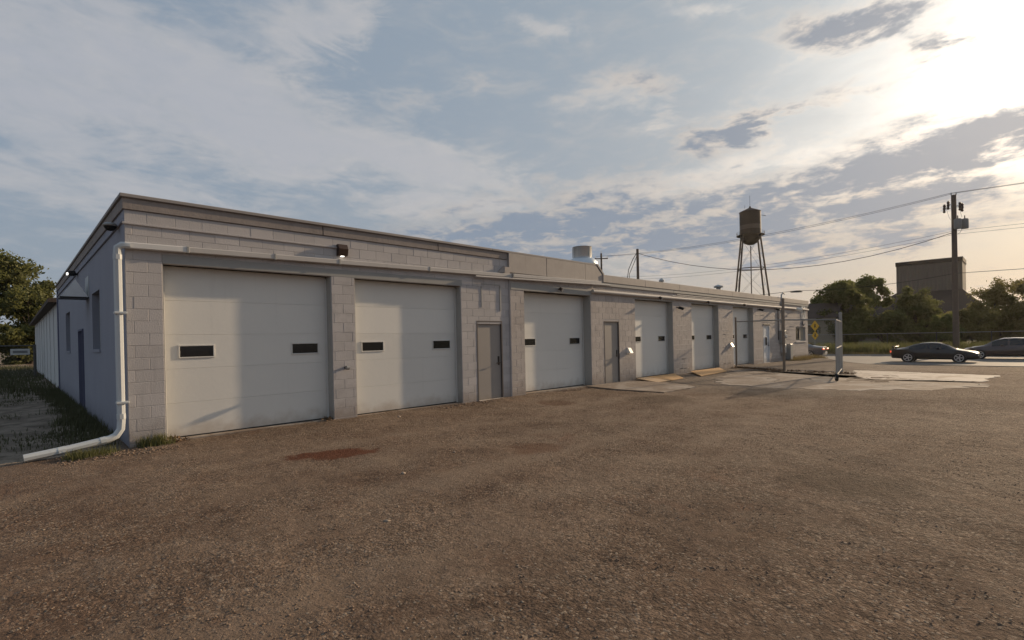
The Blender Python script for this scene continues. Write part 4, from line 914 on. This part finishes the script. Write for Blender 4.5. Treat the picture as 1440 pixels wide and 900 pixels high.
# fence across the far end of the side lot
LF = thing('lot_fence', 'dark chain link fence with gate post across the far end of the side lot', 'fence', (0, 30, 0))
for x in (-14, -11, -8, -5, -2.2, -.35):
    b = MB(); b.tube([(x, 0, -.3), (x, 0, 1.85)], .07 if x > -1 else .035, 8); b.obj('post', 'fence_dark', LF, True)
b = MB(); b.tube([(-14, 0, 1.72), (-.35, 0, 1.80)], .04, 6); b.obj('top_rail', 'fence_dark', LF)
chain_mesh((-14, 0, 0), (-.4, 0, 0), .05, 1.72, 'mesh', LF, sp=.10, r=.003, m='fence_dark')
o = MB().cbox(-1.35, -.55, -.05, -.03, 1.28, 1.62, .008).obj('sign_plate', 'sign_white', LF); MB().box(-1.25, -.65, -.056, -.051, 1.38, 1.52).obj('sign_lettering', 'sign_grey', o)
# fence behind the far verge of the street
SF = thing('street_fence', 'long thin chain link fence behind the tall grass across the street', 'fence', (64.5, 0, -.5))
for y in range(-24, 26, 4):
    b = MB(); b.tube([(0, y, -.3), (0, y, 1.9)], .04, 6); b.obj('post', 'fence_dark', SF)
b = MB(); b.tube([(0, -24, 1.85), (0, 24, 1.85)], .03, 6); b.obj('top_rail', 'fence_steel', SF)
chain_mesh((0, -24, 0), (0, 24, 0), .05, 1.85, 'mesh', SF, sp=.2, r=.004, m='fence_dark')

# ------------------------------------------------------------------ evening haze
hm = bpy.data.materials.new('haze'); hm.use_nodes = True; ht = hm.node_tree; ht.nodes.clear()
ho = ht.nodes.new('ShaderNodeOutputMaterial'); pv = ht.nodes.new('ShaderNodeVolumePrincipled'); ht.links.new(pv.outputs[0], ho.inputs['Volume'])
pv.inputs['Color'].default_value = (1.0, .93, .82, 1); pv.inputs['Density'].default_value = .00009; pv.inputs['Anisotropy'].default_value = .55
MATS['haze'] = hm
hb = MB().box(-640, 1560, -940, 960, -2.0, 52.0).obj('haze', 'haze', kind='stuff'); hb['label'] = 'thin warm evening haze'; hb['category'] = 'haze'

# ------------------------------------------------------------------ vegetation
def leaf_quads(C, sz, rng, flat=.0):
    n = len(C); u = rng.normal(size=(n, 3)); u /= np.linalg.norm(u, axis=1)[:, None]; v = rng.normal(size=(n, 3)); v -= (v * u).sum(1)[:, None] * u; v /= np.linalg.norm(v, axis=1)[:, None]
    s_ = (sz * rng.uniform(.6, 1.35, n))[:, None]; u = u * s_; v = v * s_ * .55
    V = np.stack([C - u, C + v * .9 - u * .15, C + u, C - v * .9 - u * .15], 1).reshape(-1, 3); return V, np.arange(4 * n).reshape(-1, 4)
def tree(name, label, base, h, clumps, nleaf, lsz, m='leaf', trunk_r=.25, group=None, cat='tree', seed=1, fork=.35):
    rng = np.random.default_rng(seed); t = thing(name, label, cat, base, group); b = MB(); tz = h * fork
    b.tube([(0, 0, -.4), (.05, .03, tz * .5), (0.0, .1, tz)], [trunk_r * 1.25, trunk_r, trunk_r * .8], 9)
    allc = []
    tot = sum(c[3] * c[4] for c in clumps)
    for (cx, cy, cz, r, rz) in clumps:
        mid = Vector((cx * .45 + rng.uniform(-.3, .3), cy * .45 + rng.uniform(-.3, .3), tz + (cz - tz) * .5))
        b.tube([(0, .1, tz * .92), mid, (cx, cy, cz)], [trunk_r * .55, trunk_r * .32, trunk_r * .1], 6)
        sub = max(7, int(16 * r * rz / 4)); n = int(nleaf * 1.9 * r * rz / tot)
        # leaves gather into small sprays spread over the clump
        d = rng.normal(size=(sub, 3)); d /= np.linalg.norm(d, axis=1)[:, None]; rr = rng.uniform(.45, 1.0, sub) ** .6
        sc = d * rr[:, None] * np.array([r, r, rz]) + np.array([cx, cy, cz]); srad = rng.uniform(.28, .62, sub) * r
        for q in sc[: min(sub, 9)]: b.tube([(cx, cy, cz), tuple((np.array([cx, cy, cz]) + q) / 2 + rng.uniform(-.1, .1, 3)), tuple(q)], [trunk_r * .12, trunk_r * .07, trunk_r * .03], 4)
        k = rng.integers(0, sub, n); off = rng.normal(size=(n, 3)); off /= np.linalg.norm(off, axis=1)[:, None]; off *= (rng.random(n) ** .6 * rng.choice([1.0, 1.0, 1.35], n))[:, None]
        allc.append(sc[k] + off * srad[k][:, None] * np.array([1, 1, .75]))
    b.obj('trunk', 'bark', t, True)
    V, F = leaf_quads(np.concatenate(allc), lsz, rng); raw('crown', V, F, m, t); return t
def crown(h, R_, n, seed, z0=.35, squash=.8):
    rng = np.random.default_rng(seed); out_ = []
    for k in range(n):
        a = rng.uniform(0, 6.28); f = rng.uniform(z0, .93); rr = R_ * math.sin(math.pi * min(1, (f - z0 * .6) / (1 - z0 * .6))) ** .7 * rng.uniform(.35, .85)
        r = R_ * rng.uniform(.32, .56); out_.append((math.cos(a) * rr, math.sin(a) * rr, f * h, r, r * squash))
    return out_
def at_px(px, d): # ground place seen at a bearing (px) and depth d, used once to set each plant where it stands
    v = CAMP + CF * d + CR * ((px - 720) / 712.6 * d); return (v.x, v.y, gpoint(v.x, v.y))
TR = 'trees and shrubs across the street'
tree('street_tree', 'tall leafy tree with open crown left of the grain elevator', at_px(1203, 76), 10.6, [(-2.6, 2.8, 6.9, 1.5, 1.3), (-1.2, 1.2, 8.3, 1.6, 1.2), (.5, -.4, 8.9, 1.6, 1.2), (2.2, -2.1, 8.6, 1.5, 1.4), (2.9, -2.9, 7.1, 1.3, 1.3), (0, 0, 6.5, 2.4, 1.8), (-3.9, 4.0, 6.2, 1.1, .9), (1.5, -1.4, 7.2, 1.5, 1.4)], 15000, .17, 'leaf', .3, TR, seed=3)
tree('street_tree', 'dense rounded dark tree in front of the tall open tree', at_px(1185, 70), 8.2, crown(8.2, 3.4, 18, 5, .10), 15000, .17, 'leaf_dark', .28, TR, seed=5, fork=.2)
tree('street_tree', 'broad bushy tree in front of the grain elevator roof', at_px(1297, 74), 7.4, crown(7.4, 3.7, 18, 8, .10), 14000, .18, 'leaf_dark', .25, TR, seed=8, fork=.2)
tree('shrub', 'low dark shrub between the rounded tree and the broad bushy tree', at_px(1243, 70), 3.8, crown(3.8, 3.0, 12, 9, .12), 8000, .17, 'leaf_dark', .14, TR, 'shrub', seed=9, fork=.15)
tree('shrub', 'low yellow green shrub just right of the utility pole', at_px(1368, 68), 4.3, crown(4.3, 2.8, 12, 10, .15), 8000, .16, 'leaf_warm', .12, TR, 'shrub', seed=10, fork=.15)
tree('street_tree', 'spreading sunlit tree behind the dark red brown wagon', at_px(1408, 72), 7.9, crown(7.9, 4.0, 18, 11, .10), 14000, .17, 'leaf_warm', .25, TR, seed=11, fork=.2)
tree('street_tree', 'larger tree behind the wagon at the edge of the trees', at_px(1462, 74), 9.0, crown(8.6, 4.0, 14, 12, .15), 9000, .19, 'leaf_warm', .25, TR, seed=12, fork=.2)
tree('shrub', 'low shrub behind the black parked car by the fence', at_px(1325, 67), 3.4, crown(3.4, 2.4, 10, 13, .15), 6000, .15, 'leaf', .1, TR, 'shrub', seed=13, fork=.15)
tree('shrub', 'shrub behind the yellow road sign', at_px(1160, 72), 4.0, crown(4.0, 3.0, 10, 14, .12), 6000, .16, 'leaf_dark', .1, TR, 'shrub', seed=14, fork=.15)
TL = 'trees beyond the side lot'
tree('lot_tree', 'tall spreading tree behind the fence of the side lot', (-3.6, 74, -.04), 13.6, [(0, 0, 11.2, 3.0, 1.9), (2.2, 0, 10.3, 2.6, 1.6), (4.6, -.5, 8.9, 1.9, 1.3), (-3.2, 0, 10.6, 3.0, 2.0), (1.0, 0, 7.6, 2.6, 1.7), (3.3, .5, 6.6, 1.9, 1.5), (-3.0, 0, 7.2, 3.0, 2.0), (-6.2, 0, 9.4, 3.0, 2.2), (-1.2, -1, 12.2, 2.2, 1.2)], 15000, .22, 'leaf_dark', .4, TL, seed=21)
tree('lot_tree', 'lower dense tree beside the white gabled building', (.3, 69, -.04), 7.6, crown(7.6, 3.6, 14, 22, .1), 12000, .2, 'leaf_dark', .25, TL, seed=22, fork=.2)
tree('lot_tree', 'broad dark tree at the far corner of the side lot', (-8.0, 66, -.04), 9.5, crown(9.5, 4.6, 16, 23, .1), 12000, .22, 'leaf_dark', .3, TL, seed=23, fork=.2)

# far treeline that closes the horizon
rng = np.random.default_rng(31); pts = []
for k in range(420):
    a = rng.uniform(-1.2, 2.4); r = rng.uniform(230, 330); c = np.array([math.cos(a) * r, math.sin(a) * r, 0]); hh = rng.uniform(5, 10)
    pts.append(c + rng.normal(size=(70, 3)) * np.array([4.5, 4.5, hh * .32]) + np.array([0, 0, hh * .5]))
V, F = leaf_quads(np.concatenate(pts), .8, rng); o = raw('distant_woods', V, F, 'leaf_dark', kind='stuff'); tag(o, 'low dark belt of woods along the horizon', 'woods')

# grass
def blades(pts, hmin, hmax, wd, rng, lean=.5):
    n = len(pts); a = rng.uniform(0, 6.28, n); h = rng.uniform(hmin, hmax, n); d = np.stack([np.cos(a), np.sin(a), np.zeros(n)], 1); s_ = np.stack([-np.sin(a), np.cos(a), np.zeros(n)], 1) * (wd * rng.uniform(.6, 1.4, n))[:, None]
    L = (rng.uniform(.1, lean, n) * h)[:, None]; z = np.array([0, 0, 1.0])
    m1 = pts + d * L * .35 + z * (h * .6)[:, None]; tp_ = pts + d * L + z * h[:, None]
    V = np.stack([pts - s_, pts + s_, m1 + s_ * .7, m1 - s_ * .7, tp_ + s_ * .1, tp_ - s_ * .1], 1).reshape(-1, 3)
    i = np.arange(n)[:, None] * 6; F = np.concatenate([i + np.array([[0, 1, 2, 3]]), i + np.array([[3, 2, 4, 5]])]); return V, F
def tufts(centers, per, spread, rng):
    C = np.repeat(np.array(centers, float), per, 0); C[:, :2] += rng.normal(size=(len(C), 2)) * spread; C[:, 2] = gz(C[:, 0], C[:, 1]) - .01; return C
rng = np.random.default_rng(41)
def grass(name, label, pts, hmin, hmax, wd, m):
    V, F = blades(pts, hmin, hmax, wd, rng); o = raw(name, V, F, m, kind='stuff'); return tag(o, label, 'grass')
cs = [(rng.uniform(-.6, -.05) * (1 if rng.random() < .6 else .5), y, 0) for y in rng.uniform(.4, 16, 210)]
pts = tufts(cs, 34, .10, rng); pts = pts[pts[:, 0] < -.03]; grass('grass', 'dark weeds growing along the foot of the blue grey side wall', pts, .05, .22, .006, 'grass_dull')
cs = []
while len(cs) < 620:
    x, y = rng.uniform(-14, -.4), rng.uniform(.2, 26)
    if vnoise(np.array(x), np.array(y), .55, 9) > .5 - y * .008: cs.append((x, y, 0))
pts = tufts(cs, 60, .26, rng); grass('grass', 'patchy weeds scattered over the bare side lot', pts, .015, .085, .008, 'grass_dull')
cs = [(rng.uniform(-16, 0), rng.uniform(14, 54), 0) for k in range(1300)]
pts = tufts(cs, 22, .45, rng); grass('grass', 'rough dark grass covering the far half of the side lot', pts, .08, .30, .016, 'grass_dull')
cs = [(rng.uniform(-.75, -.25), rng.uniform(-.45, -.15), 0) for k in range(26)]
pts = tufts(cs, 26, .06, rng); grass('grass', 'yellowish grass under the white downspout extension', pts, .04, .14, .005, 'grass')
cs = [(rng.uniform(.18, .52), rng.uniform(-.18, -.03), 0) for k in range(14)]
pts = tufts(cs, 30, .05, rng); grass('grass', 'small green weed clump at the foot of the corner pillar', pts, .04, .22, .006, 'grass')
cs = [(rng.uniform(57.5, 63.5), rng.uniform(-22, 22), 0) for k in range(1500)]
pts = tufts(cs, 14, .35, rng); pts[:, 2] = gz(pts[:, 0], pts[:, 1]); grass('grass', 'tall sunlit yellow green grass on the far verge of the street', pts, .35, 1.15, .03, 'grass')
cs = [(rng.uniform(56.3, 58), rng.uniform(-22, 22), 0) for k in range(500)]
pts = tufts(cs, 12, .3, rng); grass('grass', 'short dry grass along the far kerb', pts, .08, .3, .02, 'grass_dry')
cs = [(rng.uniform(31.5, 37.2), rng.uniform(-.9, -.15), 0) for k in range(90)]
pts = tufts(cs, 16, .12, rng); grass('grass', 'dry grass at the foot of the far end of the building', pts, .05, .28, .010, 'grass_dry')
# leaf litter along the fence line and door feet
def litter(name, label, cs, per, spread, sz, m):
    C = tufts(cs, per, spread, rng); C[:, 2] += rng.uniform(.012, .09, len(C)); V, F = leaf_quads(C, sz, rng); o = raw(name, V, F, m, kind='stuff'); return tag(o, label, 'debris')
litter('leaf_litter', 'dark dead leaves and vines caught along the fence foot', [(23.7 + (22.1 - 23.7) * f, -.3 - 2.6 * f, 0) for f in rng.uniform(0, 1, 46)] + [(22.1 - .5 * f, -2.9 - 2.6 * f, 0) for f in rng.uniform(0, 1.0, 20)], 18, .12, .04, 'litter')
litter('leaf_litter', 'dead leaves gathered by the first pillar and door foot', [(rng.uniform(.5, .8), rng.uniform(-.1, .1), 0) for k in range(8)] + [(rng.uniform(3.25, 3.45), rng.uniform(.0, .14), 0) for k in range(6)], 14, .05, .028, 'litter')

# loose stones: many small ones as one mass, the larger pale ones singly
def stones(n, xr, yr, smin, smax, rng, keep=None):
    x = rng.uniform(*xr, n); y = rng.uniform(*yr, n)
    if keep is not None: k = keep(x, y); x, y = x[k], y[k]
    n = len(x); s_ = smin + (smax - smin) * rng.random(n) ** 3; z = gz(x, y)
    base = np.array([[1, 0, 0], [.3, .95, 0], [-.8, .6, 0], [-.8, -.6, 0], [.3, -.95, 0], [.1, .05, .75], [-.1, -.1, -.6]])
    fs = np.array([[0, 1, 5], [1, 2, 5], [2, 3, 5], [3, 4, 5], [4, 0, 5], [1, 0, 6], [2, 1, 6], [3, 2, 6], [4, 3, 6], [0, 4, 6]])
    a = rng.uniform(0, 6.28, n); c, sn = np.cos(a), np.sin(a)
    B_ = base[None] * (1 + rng.uniform(-.3, .3, (n, 7, 1))); X = (B_[..., 0] * c[:, None] - B_[..., 1] * sn[:, None]) * s_[:, None] + x[:, None]; Y = (B_[..., 0] * sn[:, None] + B_[..., 1] * c[:, None]) * s_[:, None] * 1 + y[:, None]; Z = B_[..., 2] * s_[:, None] * .8 + z[:, None]
    return np.stack([X, Y, Z], -1).reshape(-1, 3), (np.arange(n)[:, None, None] * 7 + fs[None]).reshape(-1, 3)
rng = np.random.default_rng(51)
V, F = stones(42000, (-4, 9), (-10.2, -1.0), .003, .011, rng, lambda x, y: rng.random(len(x)) < np.clip(1.15 - (np.hypot(x + 1.3, y + 10.2) - 2) / 9, .12, 1)); tag(raw('gravel', V, F, 'stone', kind='stuff'), 'loose brown gravel strewn over the near yard', 'gravel')
V, F = stones(8000, (-4, 20), (-9.8, -.3), .004, .012, rng, lambda x, y: rng.random(len(x)) < .6); tag(raw('gravel', V, F, 'stone_pale', kind='stuff'), 'scattered pale gravel over the yard', 'gravel')
V, F = stones(900, (-.9, .6), (-.75, -.05), .005, .024, rng); tag(raw('gravel', V, F, 'stone', kind='stuff'), 'rubble along the foot of the building corner', 'gravel')
V, F = stones(1600, (3.4, 12.3), (-.45, -.02), .008, .035, rng, lambda x, y: rng.random(len(x)) < .8); tag(raw('gravel', V, F, 'stone', kind='stuff'), 'brown rubble along the foot of the middle bays', 'gravel')
for x, y, s_, lb in ((4.55, -.72, .065, 'largest pale loose stone lying before the second overhead door'), (3.75, -.55, .03, 'small pale stone near the foot of the middle pillar'), (2.05, -4.8, .04, 'flat pale stone lying in the middle of the yard'), (1.05, -6.1, .035, 'small yellowish stone lying in the open yard'), (3.2, -4.35, .03, 'dark edged pale chip lying in the yard'), (8.3, -6.9, .05, 'pale scrap lying in the yard before the concrete pad')):
    rr = np.random.default_rng(int(x * 100)); V, F = stones(1, (x, x), (y, y), s_, s_, rr); tag(raw('loose_stone', V, F, 'stone_pale'), lb, 'stone', 'loose stones in the yard')
